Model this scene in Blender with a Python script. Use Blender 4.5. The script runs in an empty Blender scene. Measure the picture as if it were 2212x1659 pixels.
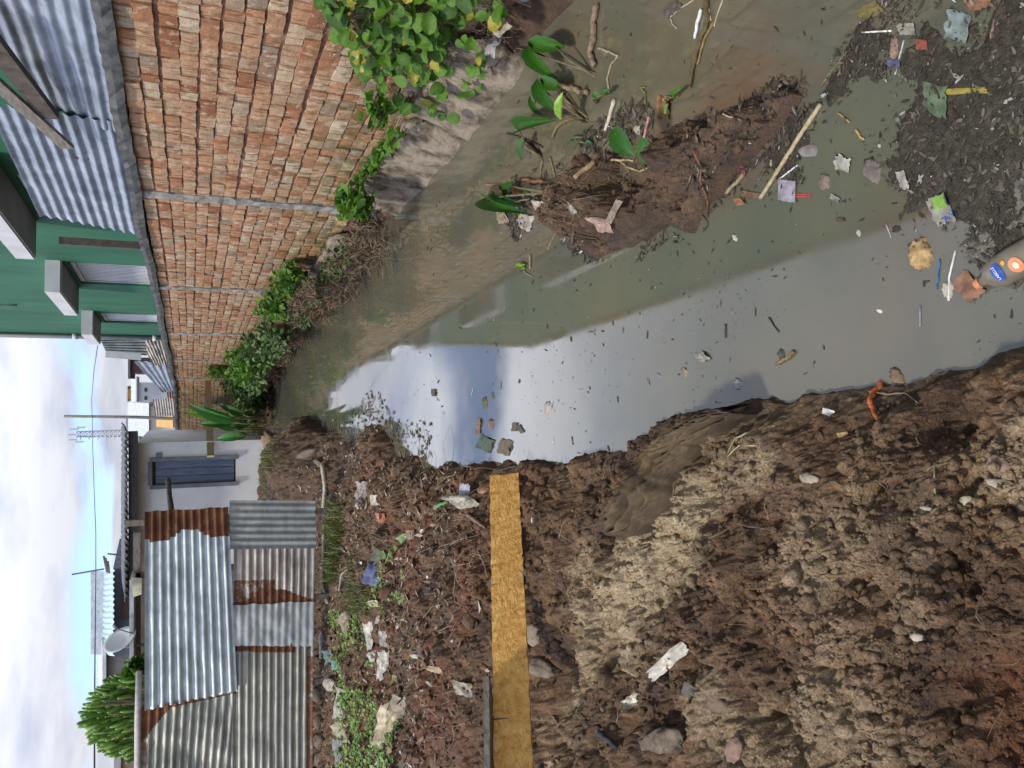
import bpy, math, random
import numpy as np
from mathutils import Vector, Matrix

random.seed(7)
rng = np.random.default_rng(11)
sc = bpy.context.scene
COL = sc.collection

# ------------------------------------------------------------------ camera
H = 1.8                              # eye height over the water (z = 0)
PITCH = math.radians(22.7)
SP, CP = math.sin(PITCH), math.cos(PITCH)
F = 1660.0                           # focal length in the 2212 px wide view of the photo
cam_d = bpy.data.cameras.new('camera')
cam = bpy.data.objects.new('camera', cam_d)
COL.objects.link(cam)
cam_d.sensor_fit = 'HORIZONTAL'
cam_d.sensor_width = 36.0
cam_d.lens = 36.0 * F / 2212.0
cam_d.clip_start = 0.05
cam_d.clip_end = 3000
# the photograph lies on its side: the picture's right is the ground, its top is the right-hand side
R = Vector((0, -SP, -CP)); U = Vector((1, 0, 0)); B = Vector((0, -CP, SP))
M = Matrix(((R.x, U.x, B.x, 0), (R.y, U.y, B.y, 0), (R.z, U.z, B.z, H), (0, 0, 0, 1)))
cam.matrix_world = M
sc.camera = cam

# ------------------------------------------------------------------ light
sc.view_settings.view_transform = 'Standard'
sc.view_settings.look = 'None'
sc.view_settings.exposure = 0.0
sc.view_settings.gamma = 1.0
sc.view_settings.use_curve_mapping = False
SUN_EL, SUN_AZ = math.radians(60), math.radians(-118)
world = bpy.data.worlds.new('World')
sc.world = world
world.use_nodes = True
nt = world.node_tree
nt.nodes.clear()
def wn(t, **k):
    n = nt.nodes.new(t)
    for a, b in k.items():
        setattr(n, a, b)
    return n
def wmath(op, a, b=None, c=None, clamp=False):
    n = wn('ShaderNodeMath', operation=op, use_clamp=clamp)
    for i, v in enumerate((a, b, c)):
        if v is None:
            continue
        if isinstance(v, (int, float)):
            n.inputs[i].default_value = v
        else:
            nt.links.new(v, n.inputs[i])
    return n.outputs[0]
sky = wn('ShaderNodeTexSky', sky_type='NISHITA', sun_disc=False, sun_elevation=SUN_EL, sun_rotation=SUN_AZ)
tc = wn('ShaderNodeTexCoord')
sep = wn('ShaderNodeSeparateXYZ'); nt.links.new(tc.outputs['Generated'], sep.inputs[0])
zc = wmath('MAXIMUM', sep.outputs[2], 0.0)
den = wmath('ADD', zc, 0.16)
comb = wn('ShaderNodeCombineXYZ')
nt.links.new(wmath('DIVIDE', sep.outputs[0], den), comb.inputs[0])
nt.links.new(wmath('DIVIDE', sep.outputs[1], den), comb.inputs[1])
nt.links.new(wmath('MULTIPLY', zc, 2.0), comb.inputs[2])
nz = wn('ShaderNodeTexNoise'); nz.inputs['Scale'].default_value = 1.15; nz.inputs['Detail'].default_value = 9; nz.inputs['Roughness'].default_value = 0.56; nz.inputs['Distortion'].default_value = 0.4
nt.links.new(comb.outputs[0], nz.inputs['Vector'])
# cloud banks: gaps of blue low over the roofs and at about twenty degrees
def band(c, w):
    t = wmath('DIVIDE', wmath('SUBTRACT', sep.outputs[2], c), w)
    return wmath('EXPONENT', wmath('MULTIPLY', wmath('MULTIPLY', t, t), -1.0))
cover = wmath('ADD', nz.outputs['Fac'], 0.225)
cover = wmath('SUBTRACT', cover, wmath('MULTIPLY', band(0.105, 0.022), 0.17))
cover = wmath('SUBTRACT', cover, wmath('MULTIPLY', band(0.345, 0.036), 0.31))
mr = wn('ShaderNodeMapRange', interpolation_type='SMOOTHSTEP')
nt.links.new(cover, mr.inputs[0])
mr.inputs[1].default_value = 0.47; mr.inputs[2].default_value = 0.66
nz2 = wn('ShaderNodeTexNoise'); nz2.inputs['Scale'].default_value = 2.1; nz2.inputs['Detail'].default_value = 7; nz2.inputs['Roughness'].default_value = 0.55
nt.links.new(comb.outputs[0], nz2.inputs['Vector'])
cr = wn('ShaderNodeValToRGB')
nt.links.new(nz2.outputs['Fac'], cr.inputs[0])
cr.color_ramp.elements[0].position = 0.30; cr.color_ramp.elements[0].color = (5.7, 6.2, 7.6, 1)
cr.color_ramp.elements[1].position = 0.58; cr.color_ramp.elements[1].color = (8.9, 9.0, 9.6, 1)
gt = wmath('DIVIDE', wmath('SUBTRACT', zc, 0.37), 0.145)
gain = wmath('ADD', wmath('ADD', wmath('MULTIPLY', wmath('EXPONENT', wmath('MULTIPLY', wmath('MULTIPLY', gt, gt), -1.0)), 2.0), 0.84), wmath('MULTIPLY', zc, 0.15))
vm = wn('ShaderNodeVectorMath', operation='SCALE')
tn = wn('ShaderNodeMix', data_type='RGBA', blend_type='MULTIPLY'); nt.links.new(wmath('MULTIPLY', zc, 1.35, clamp=True), tn.inputs[0])
nt.links.new(cr.outputs[0], tn.inputs[6]); tn.inputs[7].default_value = (0.88, 0.94, 1.10, 1)      # the high cloud is thin and blue shows through
nt.links.new(tn.outputs[2], vm.inputs[0]); nt.links.new(gain, vm.inputs[3])
skyg = wn('ShaderNodeMix', data_type='RGBA', blend_type='MULTIPLY'); skyg.inputs[0].default_value = 1.0
nt.links.new(sky.outputs[0], skyg.inputs[6]); skyg.inputs[7].default_value = (1.9, 2.15, 2.9, 1)
mx = wn('ShaderNodeMix', data_type='RGBA')
nt.links.new(mr.outputs[0], mx.inputs[0]); nt.links.new(skyg.outputs[2], mx.inputs[6]); nt.links.new(vm.outputs[0], mx.inputs[7])
bg = wn('ShaderNodeBackground'); bg.inputs[1].default_value = 0.10
nt.links.new(mx.outputs[2], bg.inputs[0])
wo = wn('ShaderNodeOutputWorld'); nt.links.new(bg.outputs[0], wo.inputs[0])

sun_d = bpy.data.lights.new('sun', 'SUN')
sun_d.energy = 3.5; sun_d.angle = math.radians(6); sun_d.color = (1.0, 0.93, 0.80)
sun = bpy.data.objects.new('sun', sun_d); COL.objects.link(sun)
sdir = Vector((math.sin(SUN_AZ) * math.cos(SUN_EL), math.cos(SUN_AZ) * math.cos(SUN_EL), math.sin(SUN_EL)))
sun.rotation_euler = sdir.to_track_quat('Z', 'Y').to_euler()
sun.location = (0, 0, 20)

# ------------------------------------------------------------------ places
def ray(x, y):
    dx = (x - 1106.0) / F; dy = (829.5 - y) / F
    return Vector((dy, CP - dx * SP, -(SP + dx * CP)))
def PZ(x, y, z=0.0):
    r = ray(x, y); t = (z - H) / r.z
    return Vector((0, 0, H)) + r * t
def PD(x, y, D):
    r = ray(x, y); return Vector((0, 0, H)) + r * (D / r.y)
def PP(x, y, a, b):                       # point on the upright plane X = a + b*Y
    r = ray(x, y); t = a / (r.x - b * r.y)
    return Vector((0, 0, H)) + r * t
def px(D):                                # metres per photo pixel at forward distance D
    return D / F

# ------------------------------------------------------------------ noise
def _hash(ix, iy, s):
    h = (ix.astype(np.int64) * 374761393 + iy.astype(np.int64) * 668265263 + s * 1442695041) & 0x7fffffff
    h = ((h ^ (h >> 13)) * 1274126177) & 0x7fffffff
    h = h ^ (h >> 16)
    return (h & 0xffffff) / float(0xffffff)
def vnoise(x, y, s=0):
    ix = np.floor(x); iy = np.floor(y); fx = x - ix; fy = y - iy
    u = fx * fx * (3 - 2 * fx); v = fy * fy * (3 - 2 * fy)
    a = _hash(ix, iy, s); b = _hash(ix + 1, iy, s); c = _hash(ix, iy + 1, s); d = _hash(ix + 1, iy + 1, s)
    return (a * (1 - u) + b * u) * (1 - v) + (c * (1 - u) + d * u) * v
def fbm(x, y, s=0, o=4, g=0.5):
    t = 0; a = 1.0; n = 0
    for i in range(o):
        t = t + a * vnoise(x * 2 ** i + 17.3 * i, y * 2 ** i - 9.1 * i, s + i); n += a; a *= g
    return t / n
def worley(x, y, s=0):
    ix = np.floor(x); iy = np.floor(y); best = np.full(np.shape(x), 9.0)
    for a in (-1, 0, 1):
        for b in (-1, 0, 1):
            cx = ix + a; cy = iy + b
            d = (cx + _hash(cx, cy, s) - x) ** 2 + (cy + _hash(cx, cy, s + 5) - y) ** 2
            best = np.minimum(best, d)
    return np.sqrt(best)
def sstep(a, b, x):
    t = np.clip((x - a) / (b - a), 0, 1); return t * t * (3 - 2 * t)
def poly_sd(X, Y, pts):                   # > 0 inside, metres to the outline
    d = np.full(np.shape(X), 1e9); ins = np.zeros(np.shape(X), bool); n = len(pts)
    for i in range(n):
        x0, y0 = pts[i]; x1, y1 = pts[(i + 1) % n]
        ex, ey = x1 - x0, y1 - y0; wx, wy = X - x0, Y - y0
        t = np.clip((wx * ex + wy * ey) / (ex * ex + ey * ey + 1e-12), 0, 1)
        d = np.minimum(d, (wx - ex * t) ** 2 + (wy - ey * t) ** 2)
        c = ((y0 > Y) != (y1 > Y)) & (X < (x1 - x0) * (Y - y0) / (y1 - y0 + 1e-12) + x0)
        ins ^= c
    return np.where(ins, 1, -1) * np.sqrt(d)

# ------------------------------------------------------------------ the shape of the ground
SH = [(2212, 755), (2150, 790), (2050, 800), (1950, 835), (1880, 852), (1800, 862), (1730, 882), (1650, 887), (1560, 897), (1480, 917),
      (1400, 932), (1300, 967), (1240, 987), (1180, 1000), (1100, 998), (1000, 1000), (920, 1000), (870, 990), (838, 955), (822, 917),
      (795, 912), (775, 945), (745, 950), (700, 945), (690, 925), (640, 900), (618, 932), (590, 940), (565, 950)]
_sp = sorted([(PZ(a, b).y, PZ(a, b).x) for a, b in SH])
SY = np.array([-3.0, 0.2] + [p[0] for p in _sp] + [30, 60]); SX = np.array([0.35, 0.25] + [p[1] for p in _sp] + [-2.2, -6])
def Xs(Y): return np.interp(Y, SY, SX)
WA, WB = 2.45, -0.098                     # brick wall: X = WA + WB*Y
def Xw(Y):                                # waterline on the wall side
    return np.interp(Y, [-3, 0, 2.1, 3.8, 5.2, 7.4, 10, 16, 23, 60], [2.7, 2.3, 1.98, 1.93, 1.79, 1.66, 1.31, 0.62, -0.05, -4])
def wpoly(pts, z=0.0): return [(PZ(a, b, z).x, PZ(a, b, z).y) for a, b in pts]
ISL = wpoly([(1203, 455), (1212, 500), (1240, 520), (1290, 545), (1345, 540), (1400, 520), (1450, 490), (1500, 498), (1520, 440), (1560, 400),
             (1600, 350), (1640, 320), (1680, 280), (1725, 215), (1695, 200), (1640, 225), (1600, 270), (1560, 300), (1530, 268), (1490, 290),
             (1465, 330), (1440, 365), (1390, 400), (1345, 375), (1340, 330), (1310, 320), (1280, 345), (1250, 395), (1215, 410)])
HOLE = wpoly([(1290, 395), (1330, 380), (1375, 400), (1330, 450), (1295, 440)])
PIT = wpoly([(2010, 1475), (2080, 1425), (2260, 1440), (2300, 1750), (2080, 1760), (2060, 1560)], 0.3)
SAND = [wpoly([(1235, 1235), (1290, 1170), (1350, 1130), (1420, 1110), (1500, 1000), (1560, 960), (1590, 1000), (1500, 1130), (1480, 1260), (1420, 1370), (1330, 1440), (1250, 1500), (1180, 1700), (1150, 1600), (1230, 1400)], 0.3),
        wpoly([(1600, 1480), (1700, 1400), (1800, 1450), (1850, 1560), (2000, 1600), (2080, 1700), (1600, 1750), (1500, 1600)], 0.3),
        wpoly([(1620, 1000), (1760, 1010), (1900, 1120), (1900, 1300), (1760, 1400), (1640, 1330), (1600, 1180)], 0.3),
        wpoly([(2090, 960), (2180, 940), (2240, 1060), (2160, 1120), (2090, 1050)], 0.3)]
_pile = PD(632, 1010, 12.0)
_hol = PZ(1175, 1570, 0.3)
PL0 = tuple(PZ(1120, 1022, 0.125)); PL1 = tuple(PZ(1151, 1659, 0.475))
def ground(X, Y, want=False):
    X = np.asarray(X, float); Y = np.asarray(Y, float)
    wob = (fbm(X * 3.1, Y * 3.1, 3) - 0.5) * 0.16 + (fbm(X * 13, Y * 13, 9, 2) - 0.5) * 0.05
    d = (Xs(Y) - X) + wob * np.clip(Y / 3.0, 0.5, 1.6)
    land = 0.02 + 0.17 * (1 - np.exp(-np.maximum(d, 0) / 0.2)) + 0.075 * np.clip(d, 0, 4.5)
    z = np.where(d > 0, land, np.maximum(-0.5, d * 0.7))
    g = np.exp(-(((X - _pile.x) / 0.85) ** 2 + ((Y - _pile.y) / 1.3) ** 2))
    z = z + 0.52 * g * (d > -0.1)
    z = z + 0.10 * np.exp(-(((X + 1.6) / 0.7) ** 2 + ((Y - 4.0) / 0.45) ** 2)) * (d > 0)
    z = z - 0.20 * np.exp(-(((X - _hol.x) / 0.35) ** 2 + ((Y - _hol.y) / 0.20) ** 2))
    # far grey shallows between the mud tongues
    z = z - 0.055 * sstep(7.2, 8.6, Y) * (1 - sstep(11, 12, Y)) * sstep(0.75, 0.15, d) * (d > 0)
    si = poly_sd(X, Y, ISL) + wob * 0.55
    zi = np.where(si > 0, 0.04 + 0.17 * sstep(0, 0.14, si), np.maximum(-0.35, si * 1.1))
    zi = zi - 0.13 * sstep(-0.02, 0.07, poly_sd(X, Y, HOLE))
    zi = zi + 0.05 * np.exp(-(((X - PZ(1530, 350).x) / 0.16) ** 2 + ((Y - PZ(1530, 350).y) / 0.16) ** 2)) * (si > 0)
    e = (X - Xw(Y)) + wob * 0.5
    zr = np.where(e > 0, np.minimum(0.02 + e * 0.95, 0.40), np.maximum(-0.5, e * 0.8))
    zr = np.where(Y > 22.5, zr + 0.2 * sstep(22.5, 24, Y), zr)
    z0 = np.maximum(np.maximum(z, zi), zr)
    # coarse and fine crumbling
    wx = X + 0.07 * (fbm(X * 7, Y * 7, 21, 4, 0.6) - 0.5); wy = Y + 0.07 * (fbm(X * 7, Y * 7, 31, 4, 0.6) - 0.5)
    frac = fbm(X * 10, Y * 10, 37, 5, 0.68) - 0.5
    dome = lambda k, sd: 1 - np.minimum(worley(wx * k, wy * k, sd), 1.0) ** 2
    big = dome(4.0, 41); mid = dome(9.0, 51); mi2 = dome(19.0, 56)
    sml = 1 - worley(wx * 38, wy * 38, 61)
    fin = 1 - worley(wx * 74, wy * 74, 71)
    rid = fbm(X * 5, Y * 5, 81, 5, 0.6) - 0.5
    rough = sstep(0.30, 0.62, fbm(X * 2.2, Y * 2.2, 91, 3))
    rough = np.maximum(rough, 1.0 * (si > 0.03))
    pit = sstep(-0.05, 0.05, poly_sd(X, Y, PIT))
    on = sstep(-0.04, 0.10, z0)
    amp = np.where(zi >= z - 1e-6, 1.0, 1.0) * np.where(zr > np.maximum(z, zi), 0.45, 1.0)
    det = 0.11 * (big - 0.75) + 0.18 * rid + 0.055 * frac + (0.075 * (mid - 0.75) + 0.040 * (mi2 - 0.75) + 0.022 * (sml - 0.5)) * (0.55 + 0.8 * rough) + 0.012 * (fin - 0.5)
    det = det * (1 - 0.85 * pit) - 0.13 * pit
    z1 = z0 + det * on * amp
    pa_, pb_ = PL0, PL1
    ex, ey = pb_[0] - pa_[0], pb_[1] - pa_[1]; L2 = ex * ex + ey * ey
    tt = np.clip(((X - pa_[0]) * ex + (Y - pa_[1]) * ey) / L2, -0.02, 1.3); dd = np.hypot(X - pa_[0] - ex * tt, Y - pa_[1] - ey * tt)
    cap = pa_[2] + (pb_[2] - pa_[2]) * tt - 0.012 + 0.9 * np.maximum(dd - 0.07, 0)
    z1 = np.where(dd < 0.5, np.minimum(z1, cap), z1)
    if not want:
        return z1
    fs_ = fbm(X * 4.0, Y * 4.0, 101, 6, 0.68); sand = np.zeros(X.shape)
    for p, k_ in zip(SAND, (1.0, 0.62, 0.55, 0.8)):
        sand = np.maximum(sand, k_ * sstep(-0.10, 0.20, poly_sd(X, Y, p) + 0.70 * (fs_ - 0.5) + 0.045))
    sand = sand * (X < Xs(Y) + 0.02)
    red = np.clip(pit + 0.5 * sstep(0.03, 0.15, poly_sd(X, Y, ISL)) * sstep(0.45, 0.65, fbm(X * 4, Y * 4, 111)) + sstep(0.47, 0.68, fbm(X * 1.6 + 4, Y * 1.6, 121, 4)) * sstep(3.2, 4.6, Y) * (1 - sstep(6.5, 8, Y)) * 1.1, 0, 1)
    wet = np.clip(sstep(0.13, 0.0, z1) + 0.6 * sstep(7.5, 10, Y) + 0.65 * (zi > z), 0, 1)
    return z1, sand, red, wet
def on_ground(x, y, tmax=40):             # where the line through a photo point meets the ground or the water
    r = ray(x, y)
    t = np.geomspace(0.8, tmax, 900)
    zz = np.maximum(ground(r.x * t, r.y * t), 0.0)
    k = np.argmax(H + r.z * t <= zz)
    tt = t[k] if k else (0 - H) / r.z
    return Vector((r.x * tt, r.y * tt, float(zz[k]) if k else 0.0))

# ------------------------------------------------------------------ object helpers
def link(o, parent=None):
    COL.objects.link(o)
    if parent is not None:
        o.parent = parent
        o.matrix_parent_inverse = parent.matrix_world.inverted()
    return o
def mesh_obj(name, v, f, m, parent=None, smooth=False, attr=None):
    me = bpy.data.meshes.new(name)
    me.from_pydata([tuple(p) for p in v], [], f)
    if m is not None: me.materials.append(m)
    if smooth: me.shade_smooth()
    if attr is not None:
        a = me.color_attributes.new('mask', 'FLOAT_COLOR', 'POINT')
        a.data.foreach_set('color', np.asarray(attr, np.float32).ravel())
    me.update()
    return link(bpy.data.objects.new(name, me), parent)
def tag(o, label=None, cat=None, group=None, kind=None):
    if label: o['label'] = label
    if cat: o['category'] = cat
    if group: o['group'] = group
    if kind: o['kind'] = kind
    return o
def empty(name, loc, label, cat, group=None):
    o = bpy.data.objects.new(name, None); o.location = loc; COL.objects.link(o)
    o.empty_display_size = 0.1
    o.matrix_world = Matrix.Translation(loc)
    return tag(o, label, cat, group)
class MB:
    def __init__(s): s.v = []; s.f = []
    def quad(s, a, b, c, d):
        n = len(s.v); s.v += [Vector(a), Vector(b), Vector(c), Vector(d)]; s.f.append((n, n + 1, n + 2, n + 3)); return s
    def hexa(s, p):                       # eight corners: bottom ring, top ring
        n = len(s.v); s.v += [Vector(q) for q in p]
        for q in ((0, 3, 2, 1), (4, 5, 6, 7), (0, 1, 5, 4), (1, 2, 6, 5), (2, 3, 7, 6), (3, 0, 4, 7)):
            s.f.append(tuple(n + i for i in q))
        return s
    def box(s, c, sx, sy, sz, ax=None, ay=None, az=None):
        c = Vector(c); ax = Vector(ax or (1, 0, 0)) * sx / 2; ay = Vector(ay or (0, 1, 0)) * sy / 2; az = Vector(az or (0, 0, 1)) * sz / 2
        return s.hexa([c - ax - ay - az, c + ax - ay - az, c + ax + ay - az, c - ax + ay - az, c - ax - ay + az, c + ax - ay + az, c + ax + ay + az, c - ax + ay + az])
    def tube(s, pts, rad, n=8, caps=True, squash=1.0):
        pts = [Vector(p) for p in pts]
        if isinstance(rad, (int, float)): rad = [rad] * len(pts)
        rings = []
        for i, p in enumerate(pts):
            t = (pts[min(i + 1, len(pts) - 1)] - pts[max(i - 1, 0)]).normalized()
            a = t.cross(Vector((0, 0, 1)))
            if a.length < 1e-3: a = t.cross(Vector((0, 1, 0)))
            a.normalize(); b = a.cross(t).normalized()
            k = len(s.v); rings.append(k)
            for j in range(n):
                w = 2 * math.pi * j / n
                s.v.append(p + a * math.cos(w) * rad[i] + b * math.sin(w) * rad[i] * squash)
        for i in range(len(pts) - 1):
            for j in range(n):
                s.f.append((rings[i] + j, rings[i] + (j + 1) % n, rings[i + 1] + (j + 1) % n, rings[i + 1] + j))
        if caps:
            s.f.append(tuple(rings[0] + j for j in reversed(range(n)))); s.f.append(tuple(rings[-1] + j for j in range(n)))
        return s
    def build(s, name, m, parent=None, smooth=False): return mesh_obj(name, s.v, s.f, m, parent, smooth)

# ------------------------------------------------------------------ materials
def new_mat(name):
    m = bpy.data.materials.new(name); m.use_nodes = True
    t = m.node_tree; b = t.nodes['Principled BSDF']
    return m, t, b
def N(t, typ, **k):
    n = t.nodes.new(typ)
    for a, b in k.items(): setattr(n, a, b)
    return n
def noise_of(t, scale, detail=5, rough=0.55, stretch=(1, 1, 1), coords='pos', dist=0.0):
    if coords == 'pos': src = N(t, 'ShaderNodeNewGeometry').outputs['Position']
    else: src = N(t, 'ShaderNodeTexCoord').outputs['Object']
    mp = N(t, 'ShaderNodeMapping'); mp.inputs['Scale'].default_value = stretch
    t.links.new(src, mp.inputs[0])
    n = N(t, 'ShaderNodeTexNoise'); n.inputs['Scale'].default_value = scale; n.inputs['Detail'].default_value = detail
    n.inputs['Roughness'].default_value = rough; n.inputs['Distortion'].default_value = dist
    t.links.new(mp.outputs[0], n.inputs['Vector'])
    return n.outputs['Fac']
def ramp(t, fac, stops):
    r = N(t, 'ShaderNodeValToRGB'); t.links.new(fac, r.inputs[0])
    e = r.color_ramp.elements
    while len(e) < len(stops): e.new(0.5)
    for i, (p, c) in enumerate(stops):
        e[i].position = p; e[i].color = (*c, 1) if len(c) == 3 else c
    return r.outputs[0]
def mixc(t, f, a, b, mode='MIX'):
    n = N(t, 'ShaderNodeMix', data_type='RGBA', blend_type=mode)
    for i, v in ((0, f), (6, a), (7, b)):
        if isinstance(v, (int, float)): n.inputs[i].default_value = v
        elif isinstance(v, tuple): n.inputs[i].default_value = (*v, 1) if len(v) == 3 else v
        else: t.links.new(v, n.inputs[i])
    return n.outputs[2]
def mth(t, op, a, b=0.0, clamp=False):
    n = N(t, 'ShaderNodeMath', operation=op, use_clamp=clamp)
    for i, v in ((0, a), (1, b)):
        if isinstance(v, (int, float)): n.inputs[i].default_value = v
        else: t.links.new(v, n.inputs[i])
    return n.outputs[0]
def bump(t, b, h, strength=0.5, dist=0.01):
    n = N(t, 'ShaderNodeBump'); n.inputs['Strength'].default_value = strength; n.inputs['Distance'].default_value = dist
    t.links.new(h, n.inputs['Height']); t.links.new(n.outputs[0], b.inputs['Normal'])
_cache = {}
def simple(name, stops, scale=12, rough=0.75, bstr=0.4, bdist=0.004, stretch=(1, 1, 1), metal=0.0, detail=5, spec=0.4, trans=0.0, alpha=1.0, coords='pos'):
    if name in _cache: return _cache[name]
    m, t, b = new_mat(name)
    n = noise_of(t, scale, detail, 0.6, stretch, coords)
    if len(stops) == 1: b.inputs['Base Color'].default_value = (*stops[0][1], 1)
    else: t.links.new(ramp(t, n, stops), b.inputs['Base Color'])
    b.inputs['Roughness'].default_value = rough; b.inputs['Metallic'].default_value = metal
    b.inputs['Specular IOR Level'].default_value = spec
    if trans: b.inputs['Transmission Weight'].default_value = trans
    if alpha < 1: b.inputs['Alpha'].default_value = alpha
    if bstr: bump(t, b, noise_of(t, scale * 3.1, 4, 0.6, stretch, coords), bstr, bdist)
    _cache[name] = m
    return m
def tint(name, c, v=0.35, scale=40, **k):
    lo = tuple(max(0, x * (1 - v)) for x in c); hi = tuple(min(1, x * (1 + v * 0.6)) for x in c)
    return simple(name, [(0.32, lo), (0.66, hi)], scale, **k)

def mud_material():
    m, t, b = new_mat('churned mud')
    at = N(t, 'ShaderNodeAttribute', attribute_name='mask')
    sp = N(t, 'ShaderNodeSeparateColor'); t.links.new(at.outputs['Color'], sp.inputs[0])
    n1 = noise_of(t, 5.5, 8, 0.68); n2 = noise_of(t, 30, 6, 0.7); n3 = noise_of(t, 160, 3, 0.7); n4 = noise_of(t, 1.7, 5, 0.6)
    base = ramp(t, n1, [(0.30, (0.042, 0.022, 0.012)), (0.44, (0.080, 0.044, 0.024)), (0.56, (0.130, 0.076, 0.042)), (0.72, (0.24, 0.155, 0.088))])
    fine = ramp(t, n2, [(0.28, (0.42, 0.40, 0.38)), (0.5, (1.0, 1.0, 1.0)), (0.72, (1.75, 1.68, 1.55))])
    c = mixc(t, 1.0, base, fine, 'MULTIPLY')
    redc = ramp(t, n2, [(0.3, (0.085, 0.030, 0.014)), (0.7, (0.20, 0.078, 0.040))])
    c = mixc(t, mth(t, 'MULTIPLY', sp.outputs[1], 0.72), c, redc)
    pinkc = mth(t, 'MULTIPLY', mth(t, 'GREATER_THAN', n4, 0.60), 0.35)
    c = mixc(t, pinkc, c, (0.21, 0.115, 0.070))
    sandc = ramp(t, n2, [(0.26, (0.14, 0.096, 0.057)), (0.46, (0.315, 0.24, 0.15)), (0.68, (0.51, 0.405, 0.27))])
    sf = mth(t, 'MULTIPLY', sp.outputs[0], ramp(t, n3, [(0.25, (0.55, 0.55, 0.55)), (0.5, (1, 1, 1))]), True)
    c = mixc(t, sf, c, sandc)
    g = ramp(t, n3, [(0.34, (0.62, 0.6, 0.58)), (0.52, (1, 1, 1)), (0.74, (1.5, 1.48, 1.4))])
    c = mixc(t, 1.0, c, g, 'MULTIPLY')
    c = mixc(t, mth(t, 'MULTIPLY', sp.outputs[2], 0.55), c, (0.045, 0.034, 0.026))
    t.links.new(c, b.inputs['Base Color'])
    rg = ramp(t, n1, [(0.35, (0.42, 0.42, 0.42)), (0.6, (0.85, 0.85, 0.85))])
    t.links.new(rg, b.inputs['Roughness']); b.inputs['Specular IOR Level'].default_value = 0.42
    hh = mth(t, 'ADD', n2, mth(t, 'MULTIPLY', n3, 0.45))
    bump(t, b, hh, 1.0, 0.014)
    return m
MUD = mud_material()

def water_material():
    m, t, b = new_mat('muddy water')
    n = noise_of(t, 0.9, 5, 0.6); n2 = noise_of(t, 2.4, 4, 0.6)
    c = ramp(t, n, [(0.34, (0.078, 0.084, 0.066)), (0.52, (0.102, 0.098, 0.068)), (0.70, (0.128, 0.108, 0.070))])
    # reddish mud stirred up round the heaps
    g = N(t, 'ShaderNodeNewGeometry')
    for (p, r, k) in ((PZ(1600, 250), 0.33, 0.75), (PZ(1390, 370), 0.30, 0.6), (PZ(1990, 430), 0.25, 0.3)):
        vd = N(t, 'ShaderNodeVectorMath', operation='DISTANCE'); t.links.new(g.outputs['Position'], vd.inputs[0]); vd.inputs[1].default_value = (p.x, p.y, 0)
        mr = N(t, 'ShaderNodeMapRange', interpolation_type='SMOOTHSTEP'); t.links.new(mth(t, 'ADD', vd.outputs['Value'], mth(t, 'MULTIPLY', n2, 0.25)), mr.inputs[0])
        mr.inputs[1].default_value = r + 0.22; mr.inputs[2].default_value = 0.08; mr.inputs[3].default_value = 0; mr.inputs[4].default_value = k
        c = mixc(t, mr.outputs[0], c, (0.105, 0.055, 0.032))
    t.links.new(c, b.inputs['Base Color'])
    b.inputs['Roughness'].default_value = 0.035
    b.inputs['IOR'].default_value = 1.85
    bn = mth(t, 'ADD', noise_of(t, 3.5, 2, 0.5, (1, 0.6, 1)), mth(t, 'MULTIPLY', noise_of(t, 22, 2, 0.5, (1, 0.35, 1)), 0.05))
    bump(t, b, bn, 0.14, 0.003)
    t.links.new(ramp(t, n2, [(0.42, (0.025,) * 3), (0.62, (0.085,) * 3)]), b.inputs['Roughness'])
    return m
WATER = water_material()

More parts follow.
